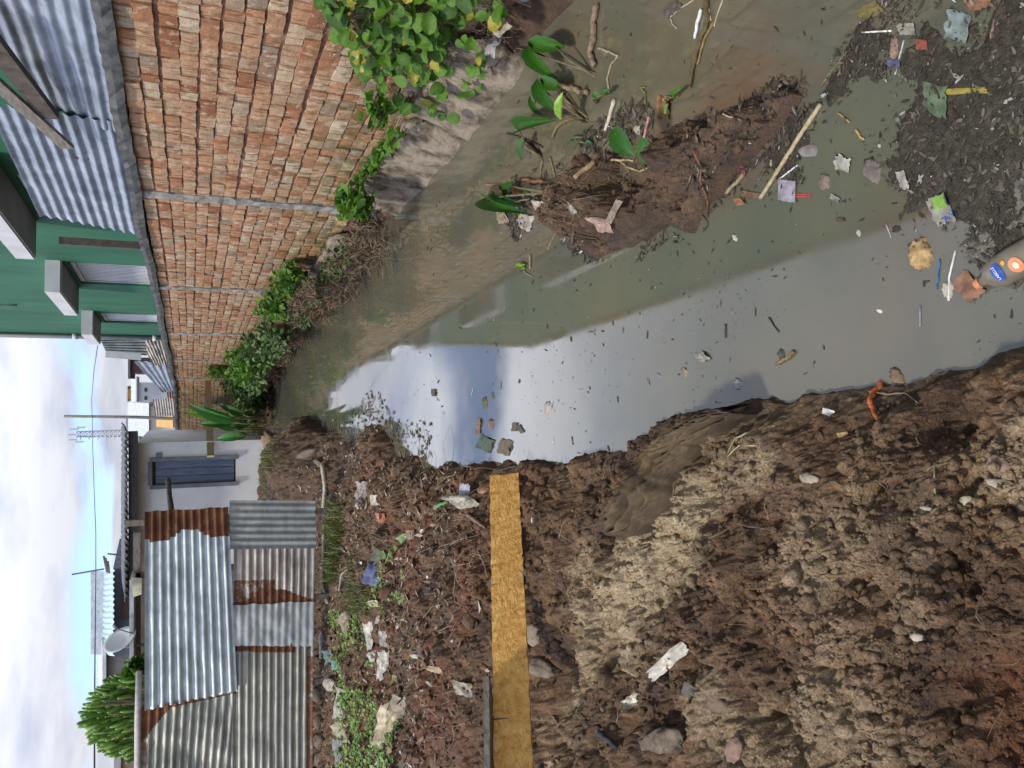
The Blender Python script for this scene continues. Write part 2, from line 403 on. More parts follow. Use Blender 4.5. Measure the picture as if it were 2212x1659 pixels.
def brick_material():
    m, t, b = new_mat('hand made brick')
    oi = N(t, 'ShaderNodeObjectInfo'); ge = N(t, 'ShaderNodeNewGeometry')
    r = mth(t, 'FRACT', mth(t, 'ADD', oi.outputs['Random'], mth(t, 'MULTIPLY', ge.outputs['Random Per Island'], 7.31)))
    c = ramp(t, r, [(0.0, (0.40, 0.205, 0.125)), (0.16, (0.44, 0.265, 0.175)), (0.3, (0.40, 0.285, 0.205)), (0.42, (0.33, 0.16, 0.095)), (0.55, (0.46, 0.32, 0.235)),
                    (0.66, (0.27, 0.205, 0.155)), (0.76, (0.50, 0.41, 0.33)), (0.86, (0.38, 0.20, 0.12)), (0.94, (0.24, 0.10, 0.055)), (1.0, (0.30, 0.26, 0.22))])
    n = noise_of(t, 9, 6, 0.65); n2 = noise_of(t, 26, 5, 0.65, (1, 1, 0.22)); n3 = noise_of(t, 90, 3, 0.6); n4 = noise_of(t, 13, 4, 0.6)
    c = mixc(t, 1.0, c, ramp(t, n3, [(0.3, (0.72, 0.70, 0.68)), (0.55, (1, 1, 1)), (0.75, (1.22, 1.2, 1.18))]), 'MULTIPLY')
    c = mixc(t, mth(t, 'MULTIPLY', ramp(t, n4, [(0.55, (0, 0, 0)), (0.62, (1, 1, 1))]), 0.55), c, (0.56, 0.46, 0.38))
    smear = ramp(t, n2, [(0.53, (0, 0, 0)), (0.59, (1, 1, 1))])
    c = mixc(t, mth(t, 'MULTIPLY', smear, 0.75), c, (0.22, 0.085, 0.040))
    dark = ramp(t, n, [(0.60, (0, 0, 0)), (0.72, (1, 1, 1))])
    c = mixc(t, mth(t, 'MULTIPLY', dark, 0.35), c, (0.13, 0.105, 0.085))
    sz = N(t, 'ShaderNodeSeparateXYZ'); t.links.new(ge.outputs['Position'], sz.inputs[0])
    lo = N(t, 'ShaderNodeMapRange'); t.links.new(sz.outputs[2], lo.inputs[0]); lo.inputs[1].default_value = 1.15; lo.inputs[2].default_value = 0.45
    moss = mth(t, 'MULTIPLY', lo.outputs[0], ramp(t, n, [(0.44, (0, 0, 0)), (0.56, (1, 1, 1))]))
    c = mixc(t, mth(t, 'MULTIPLY', moss, 0.75), c, (0.085, 0.105, 0.035))
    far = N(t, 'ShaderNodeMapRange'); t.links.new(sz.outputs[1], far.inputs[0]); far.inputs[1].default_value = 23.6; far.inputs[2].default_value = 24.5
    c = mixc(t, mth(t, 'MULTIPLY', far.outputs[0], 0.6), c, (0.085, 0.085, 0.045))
    c = mixc(t, 1.0, c, (0.97, 0.96, 0.86), 'MULTIPLY')
    t.links.new(c, b.inputs['Base Color'])
    b.inputs['Roughness'].default_value = 0.9; b.inputs['Specular IOR Level'].default_value = 0.2
    bump(t, b, mth(t, 'ADD', n3, n2), 0.55, 0.006)
    return m
BRICK = brick_material()
MORTAR = simple('red mud mortar', [(0.3, (0.10, 0.042, 0.024)), (0.6, (0.19, 0.10, 0.062)), (0.75, (0.27, 0.23, 0.20))], 14, 0.95, 0.8, 0.01)
CONC = simple('grey cement', [(0.3, (0.15, 0.14, 0.125)), (0.6, (0.26, 0.25, 0.23)), (0.75, (0.36, 0.34, 0.31))], 10, 0.9, 0.7, 0.006)
COPE = simple('weathered dark coping', [(0.3, (0.045, 0.048, 0.050)), (0.55, (0.095, 0.098, 0.10)), (0.75, (0.16, 0.155, 0.145))], 7, 0.9, 0.7, 0.008)
FOOT = simple('stained footing plaster', [(0.34, (0.050, 0.042, 0.028)), (0.43, (0.13, 0.105, 0.075)), (0.53, (0.235, 0.195, 0.150)), (0.74, (0.31, 0.265, 0.21))], 6, 0.85, 1.0, 0.02, detail=8)

def sheet_material(name, base, hi, rust=(0.17, 0.065, 0.032), metal=0.22, rough=0.5):
    m, t, b = new_mat(name)
    at = N(t, 'ShaderNodeAttribute', attribute_name='mask'); sp = N(t, 'ShaderNodeSeparateColor'); t.links.new(at.outputs['Color'], sp.inputs[0])
    n = noise_of(t, 3.2, 6, 0.65); n2 = noise_of(t, 16, 5, 0.6, (0.4, 0.4, 1)); n3 = noise_of(t, 7, 6, 0.75)
    c = ramp(t, n, [(0.3, base), (0.68, hi)])
    c = mixc(t, 1.0, c, ramp(t, n2, [(0.3, (0.75, 0.75, 0.75)), (0.6, (1.05, 1.05, 1.05))]), 'MULTIPLY')
    c = mixc(t, mth(t, 'MULTIPLY', sp.outputs[1], ramp(t, n3, [(0.35, (0.2, 0.2, 0.2)), (0.6, (1, 1, 1))])), c, (0.20, 0.155, 0.115))
    rf = mth(t, 'ADD', sp.outputs[0], mth(t, 'MULTIPLY', mth(t, 'SUBTRACT', n3, 0.5), 1.6))
    rm = ramp(t, rf, [(0.42, (0, 0, 0)), (0.64, (1, 1, 1))])
    rc = ramp(t, n3, [(0.32, tuple(x * 0.45 for x in rust)), (0.5, tuple(x * 0.8 for x in rust)), (0.7, (rust[0] * 1.4, rust[1] * 1.7, rust[2] * 1.5))])
    c = mixc(t, rm, c, rc)
    t.links.new(c, b.inputs['Base Color'])
    t.links.new(mixc(t, rm, (metal,) * 3, (0, 0, 0)), b.inputs['Metallic'])
    t.links.new(mixc(t, rm, (rough,) * 3, (0.9,) * 3), b.inputs['Roughness'])
    bump(t, b, n3, 0.25, 0.004)
    return m
S_BRIGHT = sheet_material('bright galvanised sheet', (0.34, 0.40, 0.43), (0.60, 0.69, 0.72))
S_DULL = sheet_material('dull galvanised sheet', (0.20, 0.225, 0.225), (0.38, 0.41, 0.41))
S_TAN = sheet_material('mud stained sheet', (0.30, 0.27, 0.24), (0.56, 0.51, 0.46))
S_WHITE = sheet_material('pale zinc sheet', (0.34, 0.38, 0.38), (0.58, 0.62, 0.60))
S_OLD = sheet_material('old blotched sheet', (0.22, 0.235, 0.20), (0.42, 0.43, 0.38))
S_ROOF = sheet_material('blue grey roof sheet', (0.16, 0.19, 0.24), (0.36, 0.41, 0.49))

def leaf_material(name, a, b_, trans=0.25, rough=0.45):
    m, t, b = new_mat(name)
    oi = N(t, 'ShaderNodeObjectInfo'); ge = N(t, 'ShaderNodeNewGeometry')
    r = mth(t, 'FRACT', mth(t, 'ADD', oi.outputs['Random'], mth(t, 'MULTIPLY', ge.outputs['Random Per Island'], 5.17)))
    c = mixc(t, r, a, b_)
    n = noise_of(t, 60, 4, 0.6)
    c = mixc(t, 1.0, c, ramp(t, n, [(0.3, (0.7, 0.72, 0.65)), (0.65, (1.2, 1.15, 1.1))]), 'MULTIPLY')
    t.links.new(c, b.inputs['Base Color'])
    b.inputs['Roughness'].default_value = rough
    tr = N(t, 'ShaderNodeBsdfTranslucent'); t.links.new(c, tr.inputs[0])
    ms = N(t, 'ShaderNodeMixShader'); ms.inputs[0].default_value = trans
    out = [n_ for n_ in t.nodes if n_.type == 'OUTPUT_MATERIAL'][0]
    t.links.new(b.outputs[0], ms.inputs[1]); t.links.new(tr.outputs[0], ms.inputs[2]); t.links.new(ms.outputs[0], out.inputs[0])
    return m
L_VINE = leaf_material('vine leaf green', (0.030, 0.095, 0.006), (0.095, 0.225, 0.014), 0.3, 0.62)
L_YEL = leaf_material('yellowing leaf', (0.24, 0.26, 0.03), (0.36, 0.31, 0.05))
L_TARO = leaf_material('taro leaf green', (0.020, 0.090, 0.008), (0.036, 0.130, 0.012), 0.18, 0.5)
L_LIME = leaf_material('young lime leaf', (0.15, 0.31, 0.02), (0.20, 0.38, 0.03), 0.3, 0.35)
L_DARK = leaf_material('dark shrub leaf', (0.03, 0.075, 0.018), (0.075, 0.14, 0.03))
L_GRASS = leaf_material('grass blade', (0.055, 0.085, 0.02), (0.16, 0.19, 0.055))
L_COVER = leaf_material('small clover leaf', (0.10, 0.20, 0.035), (0.24, 0.36, 0.10))
L_CACT = leaf_material('succulent finger', (0.10, 0.22, 0.035), (0.19, 0.34, 0.06), 0.05, 0.45)
L_BANANA = leaf_material('broad green leaf', (0.03, 0.13, 0.03), (0.07, 0.24, 0.06), 0.25, 0.35)
STEM = simple('plant stem', [(0.3, (0.075, 0.060, 0.035)), (0.7, (0.19, 0.16, 0.085))], 30, 0.7)
DRYSTEM = simple('dry stem', [(0.3, (0.16, 0.11, 0.07)), (0.7, (0.36, 0.28, 0.18))], 30, 0.8)

# ------------------------------------------------------------------ ground sheet
def build_ground():
    az = np.radians(np.concatenate([np.linspace(-180, -41, 60)[:-1], np.linspace(-41, 41, 1401), np.linspace(41, 180, 60)[1:-1]]))
    rr = np.concatenate([[0.05, 0.15, 0.25, 0.35, 0.45, 0.55], np.geomspace(0.66, 14, 1050), np.geomspace(14, 60, 70)[1:], np.geomspace(60, 900, 24)[1:]])
    A, RR = np.meshgrid(az, rr)
    X = RR * np.sin(A); Y = RR * np.cos(A)
    z, sand, red, wet = ground(X, Y, True)
    far = sstep(25, 45, RR); z = z * (1 - far) + 0.5 * far
    z = np.where(Y < -1.5, np.maximum(z, 0.3), z)
    nr, na = X.shape
    co = np.stack([X, Y, z], -1).reshape(-1, 3).astype(np.float32)
    i = np.arange(nr - 1)[:, None] * na; j = np.arange(na)[None, :]; j2 = (j + 1) % na
    q = np.stack([i + j, i + j2, i + na + j2, i + na + j], -1).reshape(-1, 4)[:, ::-1]
    me = bpy.data.meshes.new('ground')
    me.vertices.add(len(co) + 1); cc = np.vstack([co, [[0, 0, float(z[0].mean())]]]).astype(np.float32)
    me.vertices.foreach_set('co', cc.ravel())
    tri = np.stack([np.full(na, len(co)), np.arange(na), (np.arange(na) + 1) % na], -1)[:, ::-1]
    zf = z.ravel(); q = q[(zf[q] > -0.14).any(axis=1)]
    nl = q.size + tri.size
    me.loops.add(nl); me.loops.foreach_set('vertex_index', np.concatenate([q.ravel(), tri.ravel()]).astype(np.int32))
    ls = np.concatenate([np.arange(len(q)) * 4, len(q) * 4 + np.arange(na) * 3]).astype(np.int32)
    me.polygons.add(len(ls)); me.polygons.foreach_set('loop_start', ls)
    me.update(calc_edges=True)
    at = me.color_attributes.new('mask', 'FLOAT_COLOR', 'POINT')
    m4 = np.ones((len(cc), 4), np.float32); m4[:-1, 0] = sand.ravel(); m4[:-1, 1] = red.ravel(); m4[:-1, 2] = wet.ravel()
    at.data.foreach_set('color', m4.ravel())
    me.materials.append(MUD); me.shade_smooth(); me.validate()
    o = bpy.data.objects.new('ground', me); COL.objects.link(o)
    tag(o, 'churned brown and sandy mud bank and channel bed', kind='structure')
    return o
build_ground()
w = MB().quad((-4, -2.2, 0), (2.75, -2.2, 0), (2.75, 31, 0), (-4, 31, 0)).build('water', WATER)
tag(w, 'still murky water of the drainage channel mirroring clouds', kind='structure')
# ------------------------------------------------------------------ brick wall
def brick_block(seed, depth=0.10):
    r = random.Random(seed); v = []; f = []
    nx, nz = 4, 3
    for k in range(nz):
        for i in range(nx):
            ed = (i in (0, nx - 1)) or (k in (0, nz - 1))
            v.append(((i / (nx - 1) - 0.5) + r.uniform(-0.03, 0.03) * (0.6 if ed else 1), r.uniform(-0.0025, 0.002) + (0.0035 if ed else 0.0), (k / (nz - 1) - 0.5) + r.uniform(-0.05, 0.05)))
    for k in range(nz - 1):
        for i in range(nx - 1):
            a = k * nx + i; f.append((a, a + 1, a + nx + 1, a + nx))
    ring = list(range(nx)) + [nx * 2 - 1, nx * 3 - 1] + list(range(nx * 3 - 2, nx * 2 - 1, -1)) + [nx]
    n = len(v)
    for q in ring: v.append((v[q][0] * 1.02, v[q][1] + 0.016, v[q][2] * 1.04))
    n2 = len(v)
    for q in ring: v.append((v[q][0], depth, v[q][2]))
    L = len(ring)
    for a, b_ in ((None, n), (n, n2)):
        for i in range(L):
            j = (i + 1) % L
            p0, p1 = (ring[i], ring[j]) if a is None else (a + i, a + j)
            f.append((p1, p0, b_ + i, b_ + j))
    return v, f
BR = [brick_block(100 + i) for i in range(7)]
BR_ME = []
for i, (v, f) in enumerate(BR):
    me = bpy.data.meshes.new('brick'); me.from_pydata(v, [], f); me.materials.append(BRICK); BR_ME.append(me)
WN = math.sqrt(1 + WB * WB)
WDIR = Vector((WB / WN, 1 / WN, 0)); WOUT = Vector((-1 / WN, WB / WN, 0))          # along the wall, and out over the water
def wall_pt(Y, z, out=0.0): return Vector((WA + WB * Y, Y, z)) + WOUT * out
COURSE = 0.1115; ZB = 0.30; NC = 17
PIL = [-0.1, 3.72, 7.6, 11.5, 15.45, 19.4, 23.4]
wall = empty('brick_wall', wall_pt(10, 0.1), 'long reddish brick boundary wall with cement tie columns along the channel', 'wall')
def lay(P0, D, O, length, z0, ncourse, seed, near_limit=None):
    """courses of hand made bricks from P0 along D; O is the outward side"""
    r = random.Random(seed); out = []
    for k in range(ncourse):
        s = -r.uniform(0, 0.12)
        wav = r.uniform(-0.006, 0.006); ph = r.uniform(0, 6)
        while s < length:
            L = r.choice((0.105, 0.115, 0.12, 0.16, 0.20, 0.225, 0.235, 0.25, 0.12)) * r.uniform(0.93, 1.07)
            a, b_ = max(s, 0), min(s + L, length)
            if b_ - a > 0.045:
                zc_ = z0 + (k + 0.5) * COURSE + 0.006 * math.sin(s * 1.3 + ph) + wav + r.uniform(-0.003, 0.003)
                c = P0 + D * ((a + b_) / 2) + Vector((0, 0, zc_)) + O * r.uniform(-0.006, 0.014)
                out.append((c, b_ - a - 0.008, COURSE - r.uniform(0.010, 0.020), r.randrange(7), r.uniform(-0.02, 0.02), r.uniform(-0.012, 0.012)))
            s += L
    return out
def brick_frame(c, L, h, D, O, tilt, yaw):
    X = (D + O * yaw).normalized(); Y = (-O + D * yaw).normalized(); Z = X.cross(Y)
    if Z.z < 0: Z = -Z
    X2 = X * math.cos(tilt) + Z * math.sin(tilt); Z2 = Z * math.cos(tilt) - X * math.sin(tilt)
    m = Matrix.Identity(4)
    for i in range(3):
        m[i][0] = X2[i] * L; m[i][1] = Y[i]; m[i][2] = Z2[i] * h; m[i][3] = c[i]
    return m
allb = []
for a, b_ in zip(PIL[:-1], PIL[1:]):
    P0 = Vector((WA + WB * (a + 0.09), a + 0.09, 0)); ln = (b_ - a - 0.18) * WN
    allb += [(x, WDIR, WOUT) for x in lay(P0, WDIR, WOUT, ln, ZB, NC, int(a * 10) + 50)]
# the wall turns a little towards the house at its far end
C0 = Vector((WA + WB * 23.5, 23.5, 0)); C1 = Vector((-3.4, 31.0, 0)); D2 = (C1 - C0).normalized(); O2 = Vector((-D2.y, D2.x, 0)); O2 = O2 if O2.x < 0 else -O2
far_b = [(x, D2, O2) for x in lay(C0, D2, O2, (C1 - C0).length, 0.5, 15, 77)]
inview = [q for q in allb if q[0][0].y > 2.95]
inview.sort(key=lambda q: q[0][0].y)
near = inview[:300]; rest = inview[300:] + far_b
for (c, L, h, k, ti, yw), D, O in near:
    o = bpy.data.objects.new('brick', BR_ME[k]); o.matrix_world = brick_frame(c, L, h, D, O, ti, yw)
    COL.objects.link(o); mw = o.matrix_world.copy(); o.parent = wall; o.matrix_parent_inverse = wall.matrix_world.inverted(); o.matrix_world = mw
BV = [np.array(v) for v, f in BR]; BF = [f for v, f in BR]
vs = []; fs = []; n = 0
for (c, L, h, k, ti, yw), D, O in rest:
    m = np.array(brick_frame(c, L, h, D, O, ti, yw))
    vv = BV[k] @ m[:3, :3].T + m[:3, 3]; vs.append(vv); fs += [tuple(i + n for i in q) for q in BF[k]]; n += len(vv)
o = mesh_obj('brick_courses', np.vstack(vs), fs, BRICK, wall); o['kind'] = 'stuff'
# bed of mortar behind the faces, coping, tie columns
def wall_box(mb, y0, y1, z0, z1, front, back):
    a, b_ = wall_pt(y0, 0), wall_pt(y1, 0)
    p = [a + WOUT * front, b_ + WOUT * front, b_ - WOUT * back, a - WOUT * back]
    return mb.hexa([q + Vector((0, 0, z0)) for q in p] + [q + Vector((0, 0, z1)) for q in p])
mb = MB(); wall_box(mb, -0.1, 23.5, 0.1, 2.19, -0.012, 0.16)
a, b_ = C0, C1
p = [a - O2 * 0.012, b_ - O2 * 0.012, b_ - O2 * 0.16, a - O2 * 0.16]
mb.hexa([q + Vector((0, 0, 0.1)) for q in p] + [q + Vector((0, 0, 2.17)) for q in p])
mb.build('mortar', MORTAR, wall)
def rough_strip(name, mat_, path, half, seed, parent, nseg=140, ring=None):
    """a poured strip swept along path(t) with an uneven cross section"""
    r = random.Random(seed); v = []; f = []; nr = len(ring)
    for i in range(nseg + 1):
        P, X, Z = path(i / nseg)
        for (a_, b2) in ring:
            v.append(P + X * (a_ + r.uniform(-1, 1) * half) + Z * (b2 + r.uniform(-1, 1) * half))
    for i in range(nseg):
        for j in range(nr):
            f.append((i * nr + j, i * nr + (j + 1) % nr, (i + 1) * nr + (j + 1) % nr, (i + 1) * nr + j))
    f.append(tuple(range(nr))); f.append(tuple(nseg * nr + j for j in reversed(range(nr))))
    return mesh_obj(name, v, f, mat_, parent)
zt = 2.2
sag = lambda Y: 0.012 * math.sin(Y * 0.9) + 0.008 * math.sin(Y * 2.3)
rough_strip('coping', COPE, lambda t: (wall_pt(-0.1 + 23.6 * t, zt + sag(23.6 * t)), WOUT, Vector((0, 0, 1))), 0.007, 5, wall, 260,
            [(0.045, 0.0), (0.055, 0.05), (0.05, 0.095), (-0.05, 0.105), (-0.2, 0.09), (-0.2, 0.0)])
rough_strip('coping', COPE, lambda t: (C0.lerp(C1, t) + Vector((0, 0, 2.17)), O2, Vector((0, 0, 1))), 0.008, 6, wall, 60,
            [(0.045, 0.0), (0.055, 0.05), (0.05, 0.085), (-0.05, 0.095), (-0.2, 0.09), (-0.2, 0.0)])
for i, Y in enumerate(PIL):
    if Y < 2: continue
    rough_strip('tie_column', CONC, lambda t, Y=Y: (wall_pt(Y, 0.1 + 2.1 * t), WOUT, WDIR), 0.010, 30 + i, wall, 40,
                [(0.012, -0.085), (0.022, -0.03), (0.02, 0.04), (0.01, 0.088), (-0.1, 0.08), (-0.1, -0.08)])

# footing, broken into stained plastered lengths
def footing(y0, y1, seed, label):
    r = random.Random(seed); v = []; f = []; ny, nz = 44, 12
    for i in range(ny + 1):
        t = i / ny; Y = y0 + (y1 - y0) * t
        e = min(1, min(t, 1 - t) * 22 + 0.15) ** 0.5
        for k in range(nz + 1):
            s = k / nz
            top = wall_pt(Y, 0.41 * (0.25 + 0.75 * e), 0.02); bot = Vector((Xw(Y) - 0.03 + 0.06 * (1 - e), Y, -0.12))
            P = top.lerp(bot, s)
            P.z += 0.02 * math.sin(s * math.pi) + 0.030 * (float(fbm(np.array(Y * 4.0), np.array(s * 3.0 + seed), seed, 3)) - 0.5) * 2
            P.x += 0.03 * (float(fbm(np.array(Y * 7.0), np.array(s * 5.0), seed + 3, 3)) - 0.5) * 2 - 0.02 * e
            v.append(P)
    for i in range(ny):
        for k in range(nz):
            a_ = i * (nz + 1) + k; f.append((a_, a_ + 1, a_ + nz + 2, a_ + nz + 1))
    o = mesh_obj('footing', v, f, FOOT, None, True)
    sm = o.modifiers.new('thick', 'SOLIDIFY'); sm.thickness = 0.06; sm.offset = -1
    return tag(o, label, 'footing', 'plastered footings under the brick wall')
footing(4.15, 5.15, 3, 'pinkish grey plaster footing between the trailing vines and the crack')
footing(5.28, 7.15, 8, 'broad smooth footing slab nearest the first cement column')
footing(8.3, 10.2, 13, 'ribbed brown footing just beyond the first cement column')

# ------------------------------------------------------------------ corrugated sheets
def corrugate(name, q, mat_, along='h', pitch=0.076, amp=0.010, parent=None, crumple=0.006, rust=None, seed=1, stain=0.0, nseg=26, torn=0.0, thick=0.0012):
    """q = four corners: near-top, far-top, far-bottom, near-bottom. along='h': ridges run from near to far."""
    A, B_, C_, D_ = [Vector(p) for p in q]
    if along == 'v': A, B_, C_, D_ = B_, C_, D_, A          # ridges run from top to bottom
    wd = ((A - D_).length + (B_ - C_).length) / 2
    nw = max(8, int(wd / pitch * 8)); nrm = (B_ - A).cross(D_ - A).normalized()
    r = random.Random(seed); v = []; f = []; at = []
    o1, o2 = r.uniform(0, 50), r.uniform(0, 50)
    S, T = np.meshgrid(np.linspace(0, 1, nseg + 1), np.linspace(0, 1, nw + 1), indexing='ij')
    L = (B_ - A).length
    cr = (fbm(S * L * 2.6 + o1, T * wd * 2.6 + o2, seed, 4) - 0.5) * 2 * crumple * 3
    cr2 = np.abs(fbm(S * L * 1.3 + o2, T * wd * 1.3 + o1, seed + 9, 3) - 0.5) * crumple * 4
    damp = 1 - 0.75 * sstep(0.52, 0.7, fbm(S * L * 1.1 + o1, T * wd * 1.1, seed + 20, 3)) * min(1, crumple * 90)
    wave = np.cos(T * wd / pitch * 2 * math.pi) * amp * damp + cr - cr2
    e0 = (fbm(T * 9 + o1, T * 0 + 2, seed + 2, 3) - 0.5) * torn
    for i in range(nseg + 1):
        for k in range(nw + 1):
            s, t = S[i, k], T[i, k]
            ss = s + (e0[i, k] * (1 if i == 0 else 0) + (e0[i, (k * 7) % (nw + 1)] * 0.8 if i == nseg else 0)) / max(L, 0.1)
            P = A.lerp(B_, ss).lerp(D_.lerp(C_, ss), t)
            v.append(P + nrm * float(wave[i, k]))
            rr_ = rust(s, t) if rust else 0.0
            at.append((rr_, stain * (0.4 + 0.6 * t), 0, 1))
    for i in range(nseg):
        for k in range(nw):
            a_ = i * (nw + 1) + k; f.append((a_, a_ + 1, a_ + nw + 2, a_ + nw + 1))
    o = mesh_obj(name, v, f, mat_, parent, True, at)
    return o

# left bank fence
_a = PZ(683, 1088, 0.5); _b = PZ(690, 1645, 0.5)
FB = (_b.y - _a.y) / (_b.x - _a.x); FA = _a.y - FB * _a.x        # fence plane Y = FA + FB*X
def fence_pt(x, y, off=0.0):
    r = ray(x, y); t = FA / (r.y - FB * r.x)
    n_ = Vector((FB, -1, 0)).normalized()
    return Vector((0, 0, H)) + r * t + n_ * off
FN = Vector((FB, -1, 0)).normalized()
fence = empty('corrugated_fence', fence_pt(690, 1350) - Vector((0, 0, 0.05)), 'patched fence of rusty corrugated iron sheets on the mud bank', 'fence')
def fsheet(name_label, q, m, off, **k):
    o = corrugate('sheet', [fence_pt(a_, b2, off) for a_, b2 in q], m, parent=fence, **k)
    if name_label: o['label'] = name_label
    return o
# corner order: right-top, left-top, left-bottom, right-bottom (upright view)
fsheet('large bright sheet with a rusty right end', [(313, 1104), (313, 1532), (512, 1492), (493, 1095)], S_BRIGHT, 0.035, seed=3, crumple=0.006, nseg=60, torn=0.03,
       rust=lambda s, t: 1.0 if s < 0.135 + 0.03 * math.sin(t * 9) else (0.55 if s > 0.985 and t > 0.4 else 0.13), amp=0.016, stain=0.15, pitch=0.079)
fsheet('dark dull sheet with upright ridges', [(496, 1080), (489, 1186), (682, 1184), (681, 1082)], S_DULL, 0.018, along='v', seed=5, crumple=0.004, torn=0.01,
       rust=lambda s, t: 0.26, stain=0.35, amp=0.009)
fsheet('mud stained sheet with rust at its left edge', [(505, 1183), (505, 1309), (680, 1299), (682, 1181)], S_TAN, 0.008, seed=7, crumple=0.008, torn=0.02,
       rust=lambda s, t: 0.95 if s > 0.84 + 0.1 * math.sin(t * 7 + 1) else (0.62 if t < 0.5 and s > 0.55 else 0.12), stain=0.4, amp=0.015)
fsheet('pale dented sheet between two rusty seams', [(503, 1306), (503, 1394), (676, 1397), (678, 1300)], S_WHITE, 0.022, seed=11, crumple=0.012, torn=0.03,
       rust=lambda s, t: 0.1 + 0.1 * t, stain=0.3, amp=0.013)
fsheet('long dull brown stained sheet', [(486, 1388), (486, 1780), (674, 1790), (676, 1390)], S_OLD, 0.004, seed=13, crumple=0.005, nseg=50,
       rust=lambda s, t: 0.9 if (s < 0.06 and t < 0.8) else (0.62 if t > 0.93 else 0.2), stain=0.55, amp=0.013)
fsheet('crumpled sheet with a rusty upper corner', [(306, 1530), (298, 1780), (484, 1780), (511, 1490)], S_OLD, 0.020, seed=17, crumple=0.016, nseg=50, torn=0.03,
       rust=lambda s, t: 1.0 if (s < 0.30 - 0.9 * t) or s < 0.025 else (0.5 if t < 0.08 else 0.1), stain=0.15, amp=0.012)
WOOD_OLD = simple('weathered grey timber', [(0.3, (0.11, 0.095, 0.08)), (0.6, (0.235, 0.21, 0.18)), (0.75, (0.33, 0.30, 0.26))], 9, 0.85, 0.6, 0.004, (1, 1, 6))
WOOD_DARK = simple('dark timber', [(0.3, (0.045, 0.038, 0.032)), (0.7, (0.13, 0.105, 0.085))], 9, 0.85, 0.6, 0.004)
WOOD_PALE = simple('pale sawn timber', [(0.3, (0.30, 0.24, 0.15)), (0.6, (0.46, 0.38, 0.25)), (0.8, (0.54, 0.47, 0.33))], 9, 0.8, 0.5, 0.003, (1, 1, 5))
for y in (1118, 1310, 1500, 1700):
    p_ = fence_pt(690, y, -0.06); q_ = fence_pt(271 if y == 1118 else 318, y, -0.06)
    MB().box((p_ + q_) / 2 - Vector((0, 0, 0.1)), 0.06, 0.05, (q_ - p_).length + 0.2).build('post', WOOD_OLD, fence)
mb = MB(); mb.tube([fence_pt(300, 1452, -0.03), fence_pt(298, 1560, -0.02), fence_pt(296, 1780, -0.02)], [0.03, 0.034, 0.03]).build('top_rail', simple('bare pale pole', [(0.3, (0.30, 0.28, 0.25)), (0.7, (0.52, 0.50, 0.47))], 12, 0.8), fence, True)
MB().tube([fence_pt(660, 1290, -0.05), fence_pt(668, 1490, -0.05), fence_pt(672, 1780, -0.05)], 0.03).build('rail', WOOD_DARK, fence, True)

# sheets standing behind the brick wall, on its far side
GA, GB = WA + 0.28, WB
def behind(x, y, off=0.0): return PP(x, y, GA + off, GB)
g1 = corrugate('sheet', [behind(-75, -60, .1), behind(62, 228, .1), behind(250, 282), behind(188, -60)], S_ROOF, seed=23, crumple=0.010, amp=0.013, pitch=0.10, torn=0.04, nseg=34, rust=lambda s, t: 0.0)
g1b = corrugate('sheet', [behind(-30, 225, .06), behind(86, 466, .06), behind(302, 508, .0), behind(250, 262, .0)], S_ROOF, seed=29, crumple=0.005, amp=0.014, pitch=0.10, torn=0.05, nseg=40, rust=lambda s, t: 0.05)
screen = empty('sheet_screen', Vector((GA + GB * 5, 5, 2.2)), 'blue grey corrugated sheets standing up behind the nearer half of the brick wall', 'metal screen')
for o in (g1, g1b):
    o.parent = screen; o.matrix_parent_inverse = screen.matrix_world.inverted()
g1['label'] = 'crumpled bent sheet'
def pbox(name, pts, w_, h_, m, parent=None):
    a_, b2 = [Vector(p) for p in pts]; d = (b2 - a_).normalized(); s_ = d.cross(Vector((0, 0, 1))).normalized(); u_ = s_.cross(d)
    return MB().box((a_ + b2) / 2, (b2 - a_).length, w_, h_, d, s_, u_).build(name, m, parent)
pbox('board', (behind(-30, 160, -0.12), behind(146, 318, -0.10)), 0.03, 0.10, WOOD_OLD, screen)
pbox('beam', (behind(-40, 60, -0.10), behind(108, 250, -0.08)), 0.05, 0.12, WOOD_DARK, screen)
for x0, x1, y in ((128, 330, 520), (150, 330, 330)):
    a_ = behind(x0, y, 0.08); MB().box(Vector((a_.x, a_.y, (a_.z + 1.9) / 2)), 0.09, 0.07, a_.z - 1.9).build('post', WOOD_DARK, screen)

# ------------------------------------------------------------------ green building
WHITE = simple('grey white painted concrete', [(0.3, (0.50, 0.51, 0.53)), (0.7, (0.66, 0.67, 0.69))], 3, 0.8, 0.2)
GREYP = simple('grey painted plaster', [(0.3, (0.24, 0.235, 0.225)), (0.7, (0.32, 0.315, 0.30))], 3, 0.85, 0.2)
GREEN = simple('deep green painted render', [(0.28, (0.022, 0.085, 0.055)), (0.45, (0.022, 0.118, 0.066)), (0.6, (0.030, 0.140, 0.080)), (0.76, (0.052, 0.165, 0.105))], 1.6, 0.8, 0.6, 0.008, (1, 1, 0.35), detail=8)
PIPE = simple('grey downpipe', [(0.3, (0.13, 0.14, 0.15)), (0.7, (0.20, 0.21, 0.22))], 4, 0.5)
BA, BB = 3.3, -0.094
bn = math.sqrt(1 + BB * BB); BDIR = Vector((BB / bn, 1 / bn, 0)); BOUT = Vector((-1 / bn, BB / bn, 0))
def bpt(Y, z, out=0.0): return Vector((BA + BB * Y, Y, z)) + BOUT * out
gb = empty('green_building', bpt(12, 0.3), 'tall dark green rendered house with white window hoods beyond the brick wall', 'building')
